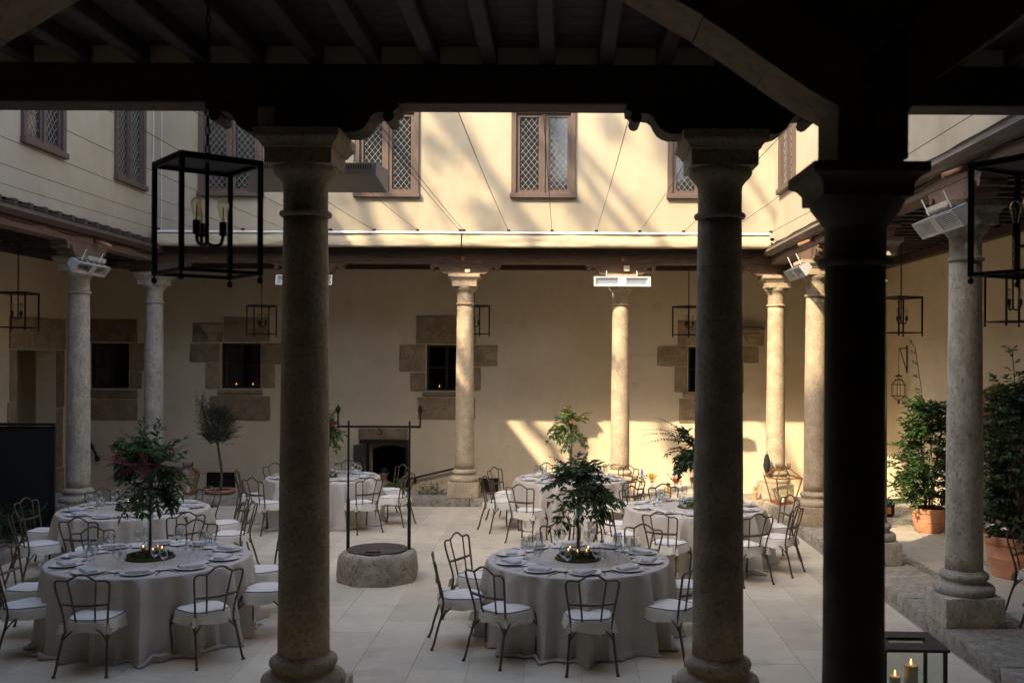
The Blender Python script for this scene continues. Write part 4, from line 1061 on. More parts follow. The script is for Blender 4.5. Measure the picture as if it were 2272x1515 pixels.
def wine(h, rb, rt):
    return MB().lathe([(.034, 0), (.034, .002), (.012, .005), (.0042, .012), (.0036, h * .42), (.007, h * .46), (rb * .62, h * .52), (rb * .95, h * .62), (rb, h * .70), (rb * .93, h * .84), (rt, h), (rt - .0015, h), (rb * .92, h * .84), (rb - .002, h * .70), (rb * .93, h * .62), (rb * .55, h * .53), (.004, h * .475)], 18, cap=False).mesh('wine_glass', M['glass'], True)
wg1, wg2 = wine(.215, .043, .033), wine(.185, .037, .030)
fork_me = MB().box(-.0035, .0035, -.10, .03, 0, .004).box(-.011, .011, .03, .05, 0, .004).box(-.011, -.007, .05, .095, 0, .004).box(-.002, .002, .05, .095, 0, .004).box(.007, .011, .05, .095, 0, .004).mesh('fork', M['steel'])
knife_me = MB().box(-.006, .006, -.115, -.01, 0, .006).add([(-.009, -.01, .001), (.009, -.01, .001), (.009, .09, .001), (0, .115, .001), (-.009, .10, .001), (-.009, -.01, .004), (.009, -.01, .004), (.009, .09, .003), (0, .115, .002), (-.009, .10, .003)], [(0, 1, 2, 3, 4), (9, 8, 7, 6, 5), (0, 5, 6, 1), (1, 6, 7, 2), (2, 7, 8, 3), (3, 8, 9, 4), (4, 9, 5, 0)]).mesh('knife', M['steel'])
SEAT = ['front centre', 'front right', 'near right', 'far right', 'back right', 'back centre', 'back left', 'far left', 'near left', 'front left']
random.seed(5)
for k, (x, y, r) in TB.items():
    o0 = {'T1': 4, 'T2': 14, 'T3': -4, 'T4': 8, 'T5': 0, 'T6': -6}[k]
    for i in range(10):
        a = R(o0 + 36 * i); s_, c_ = math.sin(a), -math.cos(a); rz = math.atan2(-c_, -s_) - math.pi / 2
        def at(u, v):  # u to the diner's right, v toward table centre, measured from plate centre
            cx, cy = x + s_ * (r - .20), y + c_ * (r - .20); ca, sa = math.cos(rz), math.sin(rz); return (cx + u * ca - v * sa, cy + u * sa + v * ca)
        def put(name, me, u, v, z, lab, cat, grp_, dr=0, parent=None):
            p_ = at(u, v); o_ = link(name, me, None, (p_[0], p_[1], z), (0, 0, rz + dr)); tag(o_, lab, cat, grp_); return o_
        sd = '%s seat of the %s' % (SEAT[i], TN[k])
        j = lambda q: random.uniform(-q, q)
        put('dinner_plate', pl_me, 0, 0, ZT + .001, 'white dinner plate under a folded napkin, ' + sd, 'plate', 'dinner plates')
        put('napkin', random.choice(nk), j(.01), j(.01), ZT + .0115, 'folded pale grey napkin on the plate, ' + sd, 'napkin', 'folded napkins', j(.35) + (0 if random.random() < .7 else R(40)))
        put('bread_plate', bp_me, -.20 + j(.015), .13 + j(.02), ZT + .001, 'small white bread plate, ' + sd, 'plate', 'bread plates')
        put('wine_glass', wg1, .12 + j(.02), .225 + j(.02), ZT + .001, 'taller wine glass, ' + sd, 'glass', 'tall wine glasses')
        put('wine_glass', wg2, .195 + j(.02), .19 + j(.02), ZT + .001, 'shorter wine glass, ' + sd, 'glass', 'short wine glasses')
        put('fork', fork_me, -.182, -.02 + j(.02), ZT + .001, 'steel fork left of the plate, ' + sd, 'fork', 'forks', j(.06))
        put('knife', knife_me, .184, -.02 + j(.02), ZT + .001, 'steel knife right of the plate, ' + sd, 'knife', 'knives', j(.06))
# ------------------------------------------------------------------ centrepieces
def moss_tray(x, y, z, lab, rr=.235):
    t = thing('moss_tray', lab, 'centrepiece', (x, y, z), 0, 'moss trays on the tables')
    MB().lathe([(rr, 0), (rr + .003, .004), (rr, .009), (.001, .009)], 40).build('tray', M['tray'], t)
    bm = bmesh.new(); m_ = MB(); n = 36; vs_ = []; fs_ = []
    for i in range(9):
        for k in range(n):
            a = 2 * math.pi * k / n; q = i / 8; rad = (rr - .012) * q; p_ = Vector((rad * math.cos(a), rad * math.sin(a), 0))
            h_ = .010 + (.026 + .028 * noise.noise(p_ * 14 + Vector((x, y, 0))) + .012 * noise.noise(p_ * 40)) * (1 - q ** 5); vs_.append((p_.x, p_.y, h_))
    for i in range(8):
        for k in range(n): fs_.append((i * n + k, i * n + (k + 1) % n, (i + 1) * n + (k + 1) % n, (i + 1) * n + k))
    mo = m_.add(vs_, fs_).build('moss', M['moss'], t, True)
    tf = MB()
    for _ in range(900):
        a, q = random.uniform(0, 6.28), math.sqrt(random.random()) * (rr - .02); leaf(tf, Vector((q * math.cos(a), q * math.sin(a), .028)), Vector((random.uniform(-1, 1), random.uniform(-1, 1), .8)), rv(), .028, .010)
    o_ = tf.build('moss_tufts', M['moss'], t, fix=False); o_['kind'] = 'stuff'
def votive(x, y, z, lab):
    t = thing('votive_candle', lab, 'candle', (x, y, z), 0, 'votive candles')
    MB().lathe([(.018, 0), (.022, .005), (.025, .06), (.0235, .06), (.0205, .006)], 14, cap=False).build('holder', M['glass'], t, True)
    MB().lathe([(.017, .002), (.0195, .04), (.001, .041)], 12).build('wax', M['wax'], t, 40)
    MB().lathe([(.001, .044), (.0035, .050), (.0025, .060), (.0005, .067)], 8).build('flame', M['flame'], t, True)
def vase(t, h):
    MB().lathe([(.034, 0), (.036, .004), (.030, .10), (.026, .25), (.030, h), (.028, h), (.024, .25), (.028, .10), (.03, .012), (.001, .012)], 18, cap=False).build('vase', M['glass'], t, True)
def arrangement(k, lab, leafm, flm, h0=.42, rad=.33, top=.62, ncl=42, seed=1, nspk=10, wild=1.0, upper=None, aim=None):
    x, y, r = TB[k]; random.seed(seed)
    t = thing('floral_centrepiece', lab, 'flowers', (x, y, ZT + .012), 0, 'tall floral centrepieces'); vase(t, h0)
    st = MB(); 
    for i in range(6): a = i; st.tube([(.012 * math.cos(a), .012 * math.sin(a), .02), (.010 * math.cos(a + 2), .010 * math.sin(a + 2), h0), (.03 * math.cos(a), .03 * math.sin(a), h0 + .2)], .006, 5)
    st.build('stems', M['stem'], t)
    lv = MB(); sm = MB(); fl = MB()
    for i in range(ncl):
        a = random.uniform(0, 6.28); e = random.uniform(-.7, 1.0); d = Vector((math.cos(a) * math.cos(e), math.sin(a) * math.cos(e), math.sin(e)))
        p_ = Vector((0, 0, h0 + .05 + random.uniform(0, .18) + max(0, d.z) * .12)) + d * .06
        ln = rad * random.uniform(.65, 1.1) * (1 if d.z < .3 else top / rad * .62)
        sprig(lv, sm, p_, d, ln, 6, .098, .046, droop=.9 if d.z < .3 else .25)
        for _ in range(1):
            d2 = (d + rv() * .7).normalized(); sprig(lv, sm, p_ + d * ln * random.uniform(.1, .45), d2, ln * random.uniform(.45, .7), 4, .088, .042, droop=.8)
    for i in range(nspk):
        a = random.uniform(0, 6.28); e = random.uniform(.05, 1.2); d = Vector((math.cos(a) * math.cos(e), math.sin(a) * math.cos(e), math.sin(e)))
        spike(fl, Vector((0, 0, h0 + .15 + random.uniform(0, .12))) + d * .08, d, random.uniform(.30, .48) * wild, 34, .7, .026)
    for d, ln in (aim or []): spike(fl, Vector((0, 0, h0 + .22)), Vector(d), ln, 44, .9, .026)
    if upper:
        for i in range(upper):
            a = random.uniform(0, 6.28); e = random.uniform(.2, 1.4); d = Vector((math.cos(a) * math.cos(e), math.sin(a) * math.cos(e), math.sin(e)))
            sprig(lv, sm, Vector((0, 0, h0 + .32)) + d * .08, d, random.uniform(.18, .34), 5, .085, .042, .2)
    o_ = lv.build('foliage', leafm, t, fix=False); sm.build('twigs', M['stem'], t, fix=False)
    fl.build('flower_spikes', flm, t, fix=False)
for k in TB:
    x, y, r = TB[k]; moss_tray(x, y, ZT + .001, 'dark tray of green moss in the middle of the %s' % TN[k])
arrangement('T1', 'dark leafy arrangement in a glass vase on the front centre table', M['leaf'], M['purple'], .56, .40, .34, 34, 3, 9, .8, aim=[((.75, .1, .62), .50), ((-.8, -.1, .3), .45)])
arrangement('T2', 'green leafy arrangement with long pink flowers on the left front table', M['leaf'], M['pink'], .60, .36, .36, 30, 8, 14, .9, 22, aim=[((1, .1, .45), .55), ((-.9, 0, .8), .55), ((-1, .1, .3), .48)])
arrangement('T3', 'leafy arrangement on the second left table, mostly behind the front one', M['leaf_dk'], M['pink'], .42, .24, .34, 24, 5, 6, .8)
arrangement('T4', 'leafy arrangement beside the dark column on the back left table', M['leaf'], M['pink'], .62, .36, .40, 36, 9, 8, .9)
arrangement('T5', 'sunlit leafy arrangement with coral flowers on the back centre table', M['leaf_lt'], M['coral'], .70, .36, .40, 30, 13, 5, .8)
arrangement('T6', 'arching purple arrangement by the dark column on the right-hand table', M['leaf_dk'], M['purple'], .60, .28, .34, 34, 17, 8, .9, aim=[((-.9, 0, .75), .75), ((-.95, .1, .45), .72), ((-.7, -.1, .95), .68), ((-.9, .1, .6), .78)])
for k, offs in (('T1', [(-.10, -.07), (-.01, -.12), (.08, -.10), (.10, .04), (-.08, .06)]), ('T2', [(.06, -.08), (.11, .02), (.04, .09), (-.09, .05)]), ('T3', [(.02, -.1), (-.1, .04)]), ('T4', [(.08, -.06), (-.06, -.08)])):
    x, y, r = TB[k]; nmv = ['front left', 'front', 'front right', 'right', 'left'] if k == 'T1' else ['front', 'right', 'back', 'left']
    for i, (u, v) in enumerate(offs): votive(x + u, y + v, ZT + .05, 'lit votive candle at the %s of the moss on the %s' % (nmv[i], TN[k]))

# ------------------------------------------------------------------ flower table in the passage behind the back arcade
FX, FY, FZ = 2.15, 20.05, -.65
t = thing('round_table', 'sunlit table with small bright flowers behind the back kerb', 'table', (FX, FY, FZ), 0, 'round banquet tables')
MB().lathe([(.87, .70), (.88, .735), (.87, .742)], 40).build('tabletop', M['wood'], t)
for q_ in range(4): 
    an = R(45 + 90 * q_); MB().tube([(.45 * math.cos(an), .45 * math.sin(an), 0), (.4 * math.cos(an), .4 * math.sin(an), .70)], .02, 6).build('leg', M['iron'], t)
o = tablecloth(.9, 40).build('tablecloth', M['cloth'], None, 50, (FX, FY, FZ)); tag(o, 'sunlit cloth on the flower table behind the back kerb', 'tablecloth', 'beige tablecloths')
random.seed(31)
for lb, a_, d_ in (('iron chair behind the flower table, left one', 205, 1.05), ('iron chair behind the flower table, second from left', 172, 1.05), ('iron chair behind the flower table, right one', 142, 1.05), ('iron chair in front of the flower table, right one', 28, 1.0), ('iron chair in front of the flower table, left one', -12, 1.0)):
    place_chair((FX, FY), lb, None, a_, d_, 6, FZ, 'iron chairs at the flower table')
def posy(px, h, cols, lab, Y=19.9, big=.035):
    q = P(px, 1080, Y); t = thing('flower_vase', lab, 'flowers', (q.x, Y, FZ + ZT + .002), 0, 'small flower vases')
    MB().lathe([(.03, 0), (.04, .03), (.035, .09), (.02, .13), (.025, .15)], 12, cap=False).build('vase', M['glass'], t, True)
    lv = MB(); fl = MB()
    for i in range(7): sprig(lv, None, Vector((0, 0, .13)), Vector((random.uniform(-.6, .6), random.uniform(-.6, .6), 1)), h * .6, 4, .05, .022, .2, stem_r=0)
    for i in range(150):
        if cols == 'blue': c_ = Vector((random.uniform(-.012, .012), random.uniform(-.012, .012), h + random.uniform(-.08, .10)))
        else: c_ = Vector((0, 0, h)) + rv() * big * random.random() ** .4 + Vector((.05 * (i % 2) - .02, 0, -.03 * (i % 2)))
        leaf(fl, c_, rv(), rv(), .030, .026)
    lv.build('leaves', M['leaf'], t, fix=False); fl.build('blossom', M[cols], t, fix=False)
    MB().tube([(0, 0, .02), (0, 0, h)], .004, 4).build('stalk', M['leaf'], t)
posy(1396, .27, 'red', 'pink posy at the left end of the flower table')
posy(1424, .33, 'blue', 'blue flower spike at the left of the flower table')
posy(1447, .30, 'yellow', 'yellow posy on the flower table')
posy(1496, .38, 'blue', 'tall blue flower spike in the middle of the flower table')
posy(1499, .24, 'red', 'red posy in the middle of the flower table', 19.75)
posy(1537, .23, 'red', 'red posy beside the dark column on the flower table')
posy(1482, .09, 'yellow', 'low yellow posy at the front of the flower table', 19.5)

# ------------------------------------------------------------------ potted plants
def pot_mesh(r, h):
    return MB().lathe([(r * .70, 0), (r * .74, .01), (r * .86, h * .45), (r * .88, h * .46), (r * .885, h * .50), (r * .87, h * .52), (r * .95, h * .80), (r * 1.0, h * .82), (r * 1.03, h * .9), (r * 1.03, h * .98), (r, h), (r * .92, h), (r * .90, h * .9)], 32, cap=False)
def shrub(loc, pr, ph, H, W, lab, seed, n=150, shoot=None, leafm='leaf', lit=None):
    random.seed(seed)
    t = thing('potted_shrub', lab, 'plant', loc, 0, 'shrubs in terracotta pots')
    MB().lathe([(pr * .7, 0), (pr * .7, .005)], 24).build('pot_base', M['terra'], t)
    pot_mesh(pr, ph).build('pot', M['terra'], t, 40); MB().lathe([(pr * .9, ph * .9), (.001, ph * .93)], 24, cap=False).build('soil', M['soil'], t)
    st = MB(); lv = MB(); sm = MB()
    for i in range(7):
        a = R(i * 51); st.tube(spline([(.05 * math.cos(a), .05 * math.sin(a), ph * .9), (.10 * math.cos(a + .4), .10 * math.sin(a + .4), ph + H * .3), (.14 * W * math.cos(a), .14 * W * math.sin(a), ph + H * .7)], 4), [.014 - .0008 * q_ for q_ in range(9)], 5)
    for i in range(n):
        tz = random.random(); prof_ = max(.05, 1 - abs(tz - .28) / .74) ** .75
        a = random.uniform(0, 6.28); rr = W * .5 * prof_ * random.uniform(.3, 1) * (.75 + .75 * noise.noise(Vector((math.cos(a) * 1.5, math.sin(a) * 1.5, tz * 4 + seed)))); p_ = Vector((rr * .85 * math.cos(a), rr * .85 * math.sin(a), ph + .04 + tz * H * .88))
        d = Vector((math.cos(a), math.sin(a), random.uniform(-.15, .9)))
        for _ in range(2): sprig(lv, sm, p_ + rv() * .06, d + rv() * .5, random.uniform(.16, .34), 6, .080, .048, .35, stem_r=.0025)
    if shoot:
        pts = spline([(0, 0, ph + H * .7), (shoot[0] * .4, 0, ph + H * .95), (shoot[0], 0, ph + H + shoot[1])], 5); st.tube(pts, .006, 5)
        for p_ in pts[4:]: sprig(lv, sm, p_, Vector((random.uniform(-1, 1), random.uniform(-.4, .4), .5)), .08, 2, .06, .03, .2, stem_r=.002)
    st.build('stems', M['stem'], t, True); sm.build('twigs', M['stem'], t, fix=False); lv.build('foliage', M[leafm], t, fix=False)
shrub((5.62, 15.2, .13), .27, .37, 1.7, 1.5, 'sunlit bushy shrub in an orange terracotta pot by the right wall', 4, 240, (-.22, .75))
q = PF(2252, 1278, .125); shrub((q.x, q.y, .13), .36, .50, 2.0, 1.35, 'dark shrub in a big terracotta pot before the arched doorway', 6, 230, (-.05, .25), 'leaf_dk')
# olive tree
random.seed(77)
q = P(489, 1088, 18.85)
t = thing('olive_tree', 'small olive tree in a low bowl against the shaded back wall', 'tree', (q.x, 18.85, K), 0)
MB().lathe([(.20, 0), (.27, .03), (.285, .07), (.275, .085), (.25, .08), (.24, .06)], 28, cap=False).build('bowl', M['terra'], t, 40); MB().lathe([(.25, .055), (.001, .075)], 20, cap=False).build('soil', M['soil'], t); MB().lathe([(.2, 0), (.2, .004)], 20).build('bowl_base', M['terra'], t)
MB().tube(spline([(0, 0, .05), (.02, 0, .4), (-.03, .01, .75), (-.06, 0, 1.0), (-.05, 0, 1.35)], 4), [.030 - .001 * i for i in range(17)], 7).build('trunk', M['stem'], t, True)
lv = MB(); sm = MB()
for i in range(420):
    a = random.uniform(0, 6.28); tz = random.random(); w_ = .38 * (math.sin(math.pi * min(1, tz * .8 + .15))) * random.uniform(.25, 1)
    p_ = Vector((-.05 + w_ * .6 * math.cos(a), w_ * .6 * math.sin(a), .92 + tz * .62)); d = Vector((math.cos(a) * .8, math.sin(a) * .8, random.uniform(.1, 1.2)))
    sprig(lv, sm, p_, d, random.uniform(.14, .30), 8, .045, .010, .1, .8, .002)
for i in range(30):
    p_ = Vector((-.34 + random.uniform(-.07, .07), random.uniform(-.06, .06), 1.2 + random.uniform(0, .45))); sprig(lv, sm, p_, Vector((random.uniform(-.3, .3), random.uniform(-.3, .3), 1)), .28, 8, .045, .010, .05, .8, .002)
sm.tube([(-.05, 0, 1.0), (-.2, 0, 1.2), (-.34, 0, 1.6)], .01, 5).tube([(-.05, 0, 1.0), (.12, .05, 1.25), (.2, .05, 1.5)], .01, 5)
sm.build('twigs', M['stem'], t, fix=False); lv.build('crown', M['leaf_olive'], t, fix=False)
# hedge at left + black screen
sc = thing('black_screen', 'tall black canvas screen at the left picture edge', 'screen', (0, 14.4, .125))
xr = P(120, 946, 14.4).x; zt_ = P(60, 946, 14.4).z - .125
MB().box(-10.1, xr, 0, .05, .02, zt_).build('panel', M['screen'], sc)
for i, xx in enumerate((-10.0, -8.7, xr - .03)): MB().box(xx, xx + .05, -.02, -.003, 0, zt_ + .012).build('post', M['iron'], sc)
MB().box(-10.1, xr, -.03, .06, zt_ + .013, zt_ + .05).build('top_rail', M['iron'], sc)
random.seed(9)
def hedge(loc, sx, sy, sz, n, lab, leafm, nm='hedge', ls=.05):
    t = thing(nm, lab, 'hedge' if nm == 'hedge' else 'plant', loc); lv = MB(); st = MB()
    for i in range(n):
        p_ = Vector((random.uniform(-sx, sx), random.uniform(-sy, sy), random.uniform(.0, sz) * (1 - .35 * random.random()))); sprig(lv, None, p_, Vector((random.uniform(-1, 1), random.uniform(-1, 1), random.uniform(.2, 1.3))), random.uniform(.08, .20), 4, ls, ls * .5, .1, stem_r=0)
    for i in range(int(4 + sx * sy * 10)):
        x_, y_ = random.uniform(-sx, sx), random.uniform(-sy, sy); st.tube([(x_, y_, 0), (x_ * .95, y_ * .95, sz * .7)], .008, 4)
    st.build('stems', M['stem'], t, fix=False); lv.build('foliage', M[leafm], t, fix=False)
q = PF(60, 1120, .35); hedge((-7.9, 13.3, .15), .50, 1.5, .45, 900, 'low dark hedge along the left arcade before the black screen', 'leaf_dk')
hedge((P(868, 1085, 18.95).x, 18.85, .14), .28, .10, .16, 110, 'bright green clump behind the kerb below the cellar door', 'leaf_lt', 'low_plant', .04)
hedge((P(955, 1092, 18.95).x, 18.9, .14), .24, .08, .12, 46, 'loose low plant behind the kerb left of the sunlit column', 'leaf', 'low_plant', .04)

# ------------------------------------------------------------------ lanterns standing about
def copper_lantern(loc, s, h, lab, rz):
    t = thing('copper_lantern', lab, 'lantern', loc, rz, 'tapered copper lanterns'); b = s * .30; m = M['copper']; w_ = .013
    zs0, zs1, zt_ = .03, h * .66, h * .88; a = s / 2; c_ = s * .19
    MB().box(-b - .02, b + .02, -b - .02, b + .02, 0, .03).build('base', m, t)
    for sx in (-1, 1):
        for sy in (-1, 1):
            MB().tube([(sx * b, sy * b, zs0), (sx * a, sy * a, zs1)], w_, 4).build('post', m, t); MB().tube([(sx * a, sy * a, zs1), (sx * c_, sy * c_, zt_)], w_, 4).build('hip', m, t)
    for rr, z in ((a, zs1), (c_, zt_), (b, zs0 + .005)):
        MB().tube([(-rr, -rr, z), (rr, -rr, z), (rr, rr, z), (-rr, rr, z)], w_ * 1.1, 4, True).build('ring', m, t)
    for q_ in range(4):
        cs, sn = math.cos(R(90 * q_)), math.sin(R(90 * q_)); rt = lambda x, y, z: (x * cs - y * sn, x * sn + y * cs, z)
        MB().add([rt(-b, -b, zs0), rt(b, -b, zs0), rt(a, -a, zs1), rt(-a, -a, zs1)], [(0, 1, 2, 3)]).build('pane', M['pane'], t)
        MB().add([rt(-a, -a, zs1), rt(a, -a, zs1), rt(c_, -c_, zt_), rt(-c_, -c_, zt_)], [(0, 1, 2, 3)]).build('pane', M['pane'], t)
    cr = MB()
    for q_ in range(4):
        cs, sn = math.cos(R(90 * q_)), math.sin(R(90 * q_)); rt = lambda x, y, z: (x * cs - y * sn, x * sn + y * cs, z)
        for i in range(4):
            x_ = -c_ + (i + .5) * c_ / 2; cr.tube([rt(x_, -c_, zt_), rt(x_ + .02, -c_ - .01, zt_ + .05), rt(x_ - .005, -c_ - .02, zt_ + .085)], .005, 4); cr.tube([rt(x_, -c_, zt_), rt(x_ - .025, -c_ - .01, zt_ + .045)], .005, 4)
    cr.build('crown', M['rust'], t)
    MB().lathe([(.035, .031), (.035, .14), (.001, .14)], 14).build('candle', M['wax'], t, 40)
copper_lantern((P(1737, 1115, 17.9).x, 17.9, K), .50, .72, 'copper lantern with crown, glowing in the sun by the corner column', R(14))
copper_lantern((P(418, 1085, 18.75).x, 18.72, K), .36, .58, 'rust-red copper lantern behind the pink flowers at left', R(30))
cl = thing('candle_lantern', 'black glass lantern with two lit pillar candles at bottom right', 'lantern', (2.44, 7.02, K), R(-2))
a, h_ = .205, .60
for sx in (-1, 1):
    for sy in (-1, 1): MB().box(sx * a - .012, sx * a + .012, sy * a - .012, sy * a + .012, .012, h_).build('post', M['rust'], cl)
    MB().box(sx * (a - .001) - .002, sx * (a - .001) + .002, -a + .013, a - .013, .013, h_ - .001).build('pane', M['pane'], cl); MB().box(-a + .013, a - .013, sx * (a - .001) - .002, sx * (a - .001) + .002, .013, h_ - .001).build('pane', M['pane'], cl)
MB().box(-a - .02, a + .02, -a - .02, a + .02, 0, .012).build('base', M['rust'], cl)
tp = MB().box(-a - .025, a + .025, -a - .025, -.06, h_, h_ + .02).box(-a - .025, a + .025, .06, a + .025, h_, h_ + .02).box(-a - .025, -.13, -.06, .06, h_, h_ + .02).box(.13, a + .025, -.06, .06, h_, h_ + .02).build('top_plate', M['rust'], cl)
MB().box(-.128, .128, -.058, .058, h_ + .004, h_ + .008).build('top_pane', M['pane'], tp); MB().tube([(-.13, 0, h_ + .02), (-.13, 0, h_ + .035), (.13, 0, h_ + .035), (.13, 0, h_ + .02)], .006, 5).build('handle', M['iron'], tp)
for (x_, y_, r_, hh, nm) in ((.03, -.02, .047, .44, 'tall'), (-.085, -.03, .038, .365, 'short')):
    t = thing('pillar_candle', '%s lit white pillar candle inside the black glass lantern' % nm, 'candle', cl.location + Vector((x_, y_, .013)))
    MB().lathe([(r_, 0), (r_, hh - .004), (r_ - .004, hh), (.4 * r_, hh - .008), (.001, hh - .01)], 20).build('wax', M['wax'], t, 40)
    MB().lathe([(.001, hh), (.006, hh + .012), (.004, hh + .028), (.0005, hh + .045)], 8).build('flame', M['flame'], t, True); MB().tube([(0, 0, hh - .01), (0, 0, hh + .004)], .0015, 4).build('wick', M['void'], t)

# ------------------------------------------------------------------ right gallery chairs at the picture edge
random.seed(14)
RT = (5.45, 9.35)
for lb, x_, y_ in (('iron chair at the right picture edge behind the grey column', 4.98, 10.25), ('iron chair at the far right picture edge, nearer', 4.78, 9.5)):
    c = copy_tree(chair0); c.location = (x_, y_, .125); c.rotation_euler = (0, 0, math.atan2(RT[1] - y_, RT[0] + .3 - x_) - math.pi / 2); c['label'] = lb; c['group'] = 'iron chairs at the picture edge'
# small things by the corner column
t = thing('black_bag', 'crumpled black bag hanging beside the corner column', 'bag', (3.80, 18.35, 1.0))
m_ = MB(); vs_ = []; fs_ = []
for i in range(10):
    for k in range(12):
        tt = i / 9; a = k * math.pi / 6; r_ = .065 * math.sin(math.pi * (tt * .86 + .08)) ** .7 * (1 + .25 * noise.noise(Vector((math.cos(a) * 2, math.sin(a) * 2, tt * 6)))); vs_.append((r_ * math.cos(a), r_ * math.sin(a), tt * .36 - .36))
for i in range(9):
    for k in range(12): fs_.append((i * 12 + k, i * 12 + (k + 1) % 12, (i + 1) * 12 + (k + 1) % 12, (i + 1) * 12 + k))
m_.add(vs_, fs_).build('sack', M['screen'], t, True); MB().tube([(0, 0, -.02), (.04, .06, .06)], .004, 4).build('cord', M['cable'], t)
q = P(1685, 1118, 18.1)
t = thing('terracotta_figure', 'small terracotta figure on the kerb beside the copper lantern', 'figurine', (3.60, 18.42, K))
MB().lathe([(.045, 0), (.05, .02), (.035, .06), (.045, .10), (.05, .13), (.03, .16), (.022, .17), (.035, .19), (.04, .215), (.03, .24), (.002, .25)], 14).build('body', M['terra'], t, 40)
q = P(1972, 1118, 16.6)
t = thing('backpack', 'small black and orange bag behind the right arcade column', 'bag', (q.x, 16.6, .13))
MB().cbox(-.09, .09, -.07, .07, 0, .30, .045).build('body', M['screen'], t, True); MB().cbox(-.055, .02, -.09, -.065, .05, .17, .012).build('pocket', M['orange'], t)

# ------------------------------------------------------------------ person in the cellar doorway
q = P(852, 1058, 21.75)
pe = thing('person', 'person in a dark suit and pale blue shirt in the cellar doorway', 'person', (q.x, 21.75, -1.45))
verts = [(0, 0, .92), (0, 0, 1.10), (0, .01, 1.32), (0, 0, 1.46), (0, 0, 1.52), (0, -.01, 1.58), (0, -.015, 1.66), (0, 0, 1.73),
         (.09, 0, .90), (.10, -.01, .50), (.10, .02, .09), (.10, -.10, .03), (-.09, 0, .90), (-.10, -.01, .50), (-.10, .02, .09), (-.10, -.10, .03),
         (.17, 0, 1.40), (.25, .02, 1.14), (.24, -.10, .92), (.235, -.13, .84), (-.17, 0, 1.40), (-.25, .02, 1.14), (-.24, -.10, .92), (-.235, -.13, .84)]
edges = [(0, 1), (1, 2), (2, 3), (3, 4), (4, 5), (5, 6), (6, 7), (0, 8), (8, 9), (9, 10), (10, 11), (0, 12), (12, 13), (13, 14), (14, 15), (3, 16), (16, 17), (17, 18), (18, 19), (3, 20), (20, 21), (21, 22), (22, 23)]
rad = [.15, .14, .17, .09, .052, .07, .088, .06, .085, .058, .04, .035, .085, .058, .04, .035, .065, .045, .034, .026, .065, .045, .034, .026]
me = bpy.data.meshes.new('body'); me.from_pydata(verts, edges, []); bo = bpy.data.objects.new('body', me); C.objects.link(bo); bo.parent = pe
sk = bo.modifiers.new('skin', 'SKIN')
for i, r_ in enumerate(rad): me.skin_vertices[0].data[i].radius = (r_, r_ * (.72 if i < 3 else 1))
me.skin_vertices[0].data[0].use_root = True
bo.modifiers.new('sub', 'SUBSURF').levels = 2; bo.modifiers['sub'].render_levels = 2
me.materials.append(M['skin'])
def shell(name, vi, ex, m):
    idx = {v: i for i, v in enumerate(vi)}; me2 = bpy.data.meshes.new(name); me2.from_pydata([verts[v] for v in vi], [(idx[a], idx[b]) for a, b in edges if a in idx and b in idx], [])
    o2 = bpy.data.objects.new(name, me2); C.objects.link(o2); o2.parent = pe; o2.modifiers.new('skin', 'SKIN')
    for i, v in enumerate(vi): me2.skin_vertices[0].data[i].radius = (rad[v] + ex, (rad[v] + ex) * (.72 if v < 3 else 1)); me2.skin_vertices[0].data[i].use_root = (i == 0)
    o2.modifiers.new('sub', 'SUBSURF').levels = 2; o2.modifiers['sub'].render_levels = 2; me2.materials.append(m); return o2
shell('jacket', [1, 2, 3, 16, 17, 18, 20, 21, 22], .018, M['suit']); shell('trousers', [0, 1, 8, 9, 10, 12, 13, 14], .02, M['suit'])
MB().prism([(-.05, 1.46), (.05, 1.46), (.012, 1.18), (-.012, 1.18)], -.145, -.10, 'Y').build('shirt_front', M['shirt'], pe)
MB().lathe([(.092, 1.665), (.096, 1.70), (.085, 1.745), (.05, 1.778), (.002, 1.79)], 16, (0, .012, 0)).build('hair', M['hair'], pe, True)
MB().add([(0, -.115, 1.64), (-.014, -.085, 1.625), (.014, -.085, 1.625), (0, -.085, 1.67)], [(0, 1, 3), (0, 3, 2), (0, 2, 1)]).build('nose', M['skin'], pe)
for s in (-1, 1): MB().lathe([(.001, -.008), (.008, 0), (.001, .008)], 8, (s * .032, -.083, 1.668)).build('eye', M['void'], pe); MB().lathe([(.004, -.03), (.018, 0), (.004, .03)], 8, (s * .09, .0, 1.655)).build('ear', M['skin'], pe)
MB().box(-.025, .025, -.089, -.08, 1.597, 1.603).build('mouth', M['coral'], pe)

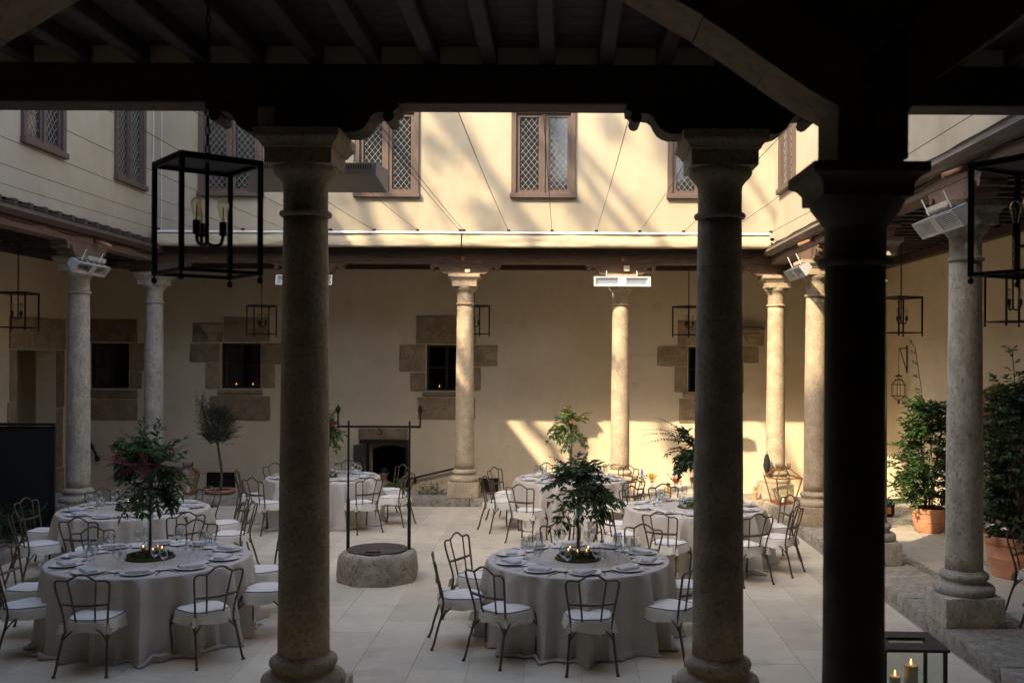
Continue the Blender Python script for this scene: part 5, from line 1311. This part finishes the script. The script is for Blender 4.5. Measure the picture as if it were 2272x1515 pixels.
# ------------------------------------------------------------------ unseen tree added beyond the roofs, limbs laid to stripe the sunlit wall
random.seed(3)
def back_to(wp, t): return Vector(wp) - SUN * t
tr = thing('added_shade_tree', 'unseen bare-limbed tree added beyond the near roofs to stripe the sunlit wall', 'tree', (-24, 5.2, -1.7))
tb = MB(); o_ = Vector((-24, 5.2, -1.7)); tl = MB()
def limb(a, b, t, r0, r1):
    A = back_to((a[0], UW, a[1]), t) - o_; B = back_to((b[0], UW, b[1]), t) - o_
    pts = [A.lerp(B, k / 6) + rv() * .10 for k in range(7)]; tb.tube(pts, [r0 + (r1 - r0) * k / 6 for k in range(7)], 7); return A, B
KF = 1.7
for a, b, r0, r1 in (((-5.2, 10.9), (-.2, 4.6), .17, .12), ((-2.6, 10.2), (1.7, 4.5), .14, .10), ((-6.2, 9.4), (-2.6, 4.8), .12, .09), ((.6, 10.2), (4.2, 5.2), .10, .07), ((-4.0, 8.0), (-1.7, 4.6), .05, .04), ((1.0, 8.4), (3.4, 5.0), .05, .04), ((-1.2, 7.9), (1.0, 4.9), .045, .04), ((-3.6, 5.2), (-1.6, 2.4), .14, .12), ((-.9, 5.4), (1.1, 2.6), .12, .10), ((1.6, 5.2), (3.2, 2.6), .10, .08), ((-5.4, 7.6), (-4.0, 5.6), .07, .05), ((2.2, 9.0), (4.0, 6.6), .06, .05)):
    A, B = limb(a, b, 13 + random.uniform(-1, 1), r0 * .95, r1 * .95); tb.tube([Vector((7.5, .3, 27)), (A + Vector((7.5, .3, 27))) / 2 + Vector((0, 0, 1)), A], [.2, r0 * 1.1, r0 * .95], 6)
tb.tube([(0, 0, 0), (.5, .3, 12), (2.5, .3, 22), (7.5, .3, 27)], [.5, .42, .32, .2], 9)
for (cx, cz, s_) in ((-2.3, 6.6, .30), (-1.35, 5.3, .35), (-4.2, 5.6, .40), (2.1, 6.5, .35), (1.9, 7.0, .28), (.9, 7.1, .25), (3.2, 5.6, .3), (-3.4, 7.0, .28), (-2.0, 3.9, .3), (.3, 3.7, .25), (-5.0, 6.4, .4), (.4, 5.4, .3)):
    c_ = back_to((cx, UW, cz), 13) - o_
    for i in range(90): leaf(tl, c_ + rv() * s_ * random.random() ** .5, rv(), rv(), .16, .11)
tb.build('trunk', M['stem'], tr, True); tl.build('crown', M['leaf_dk'], tr, fix=False)
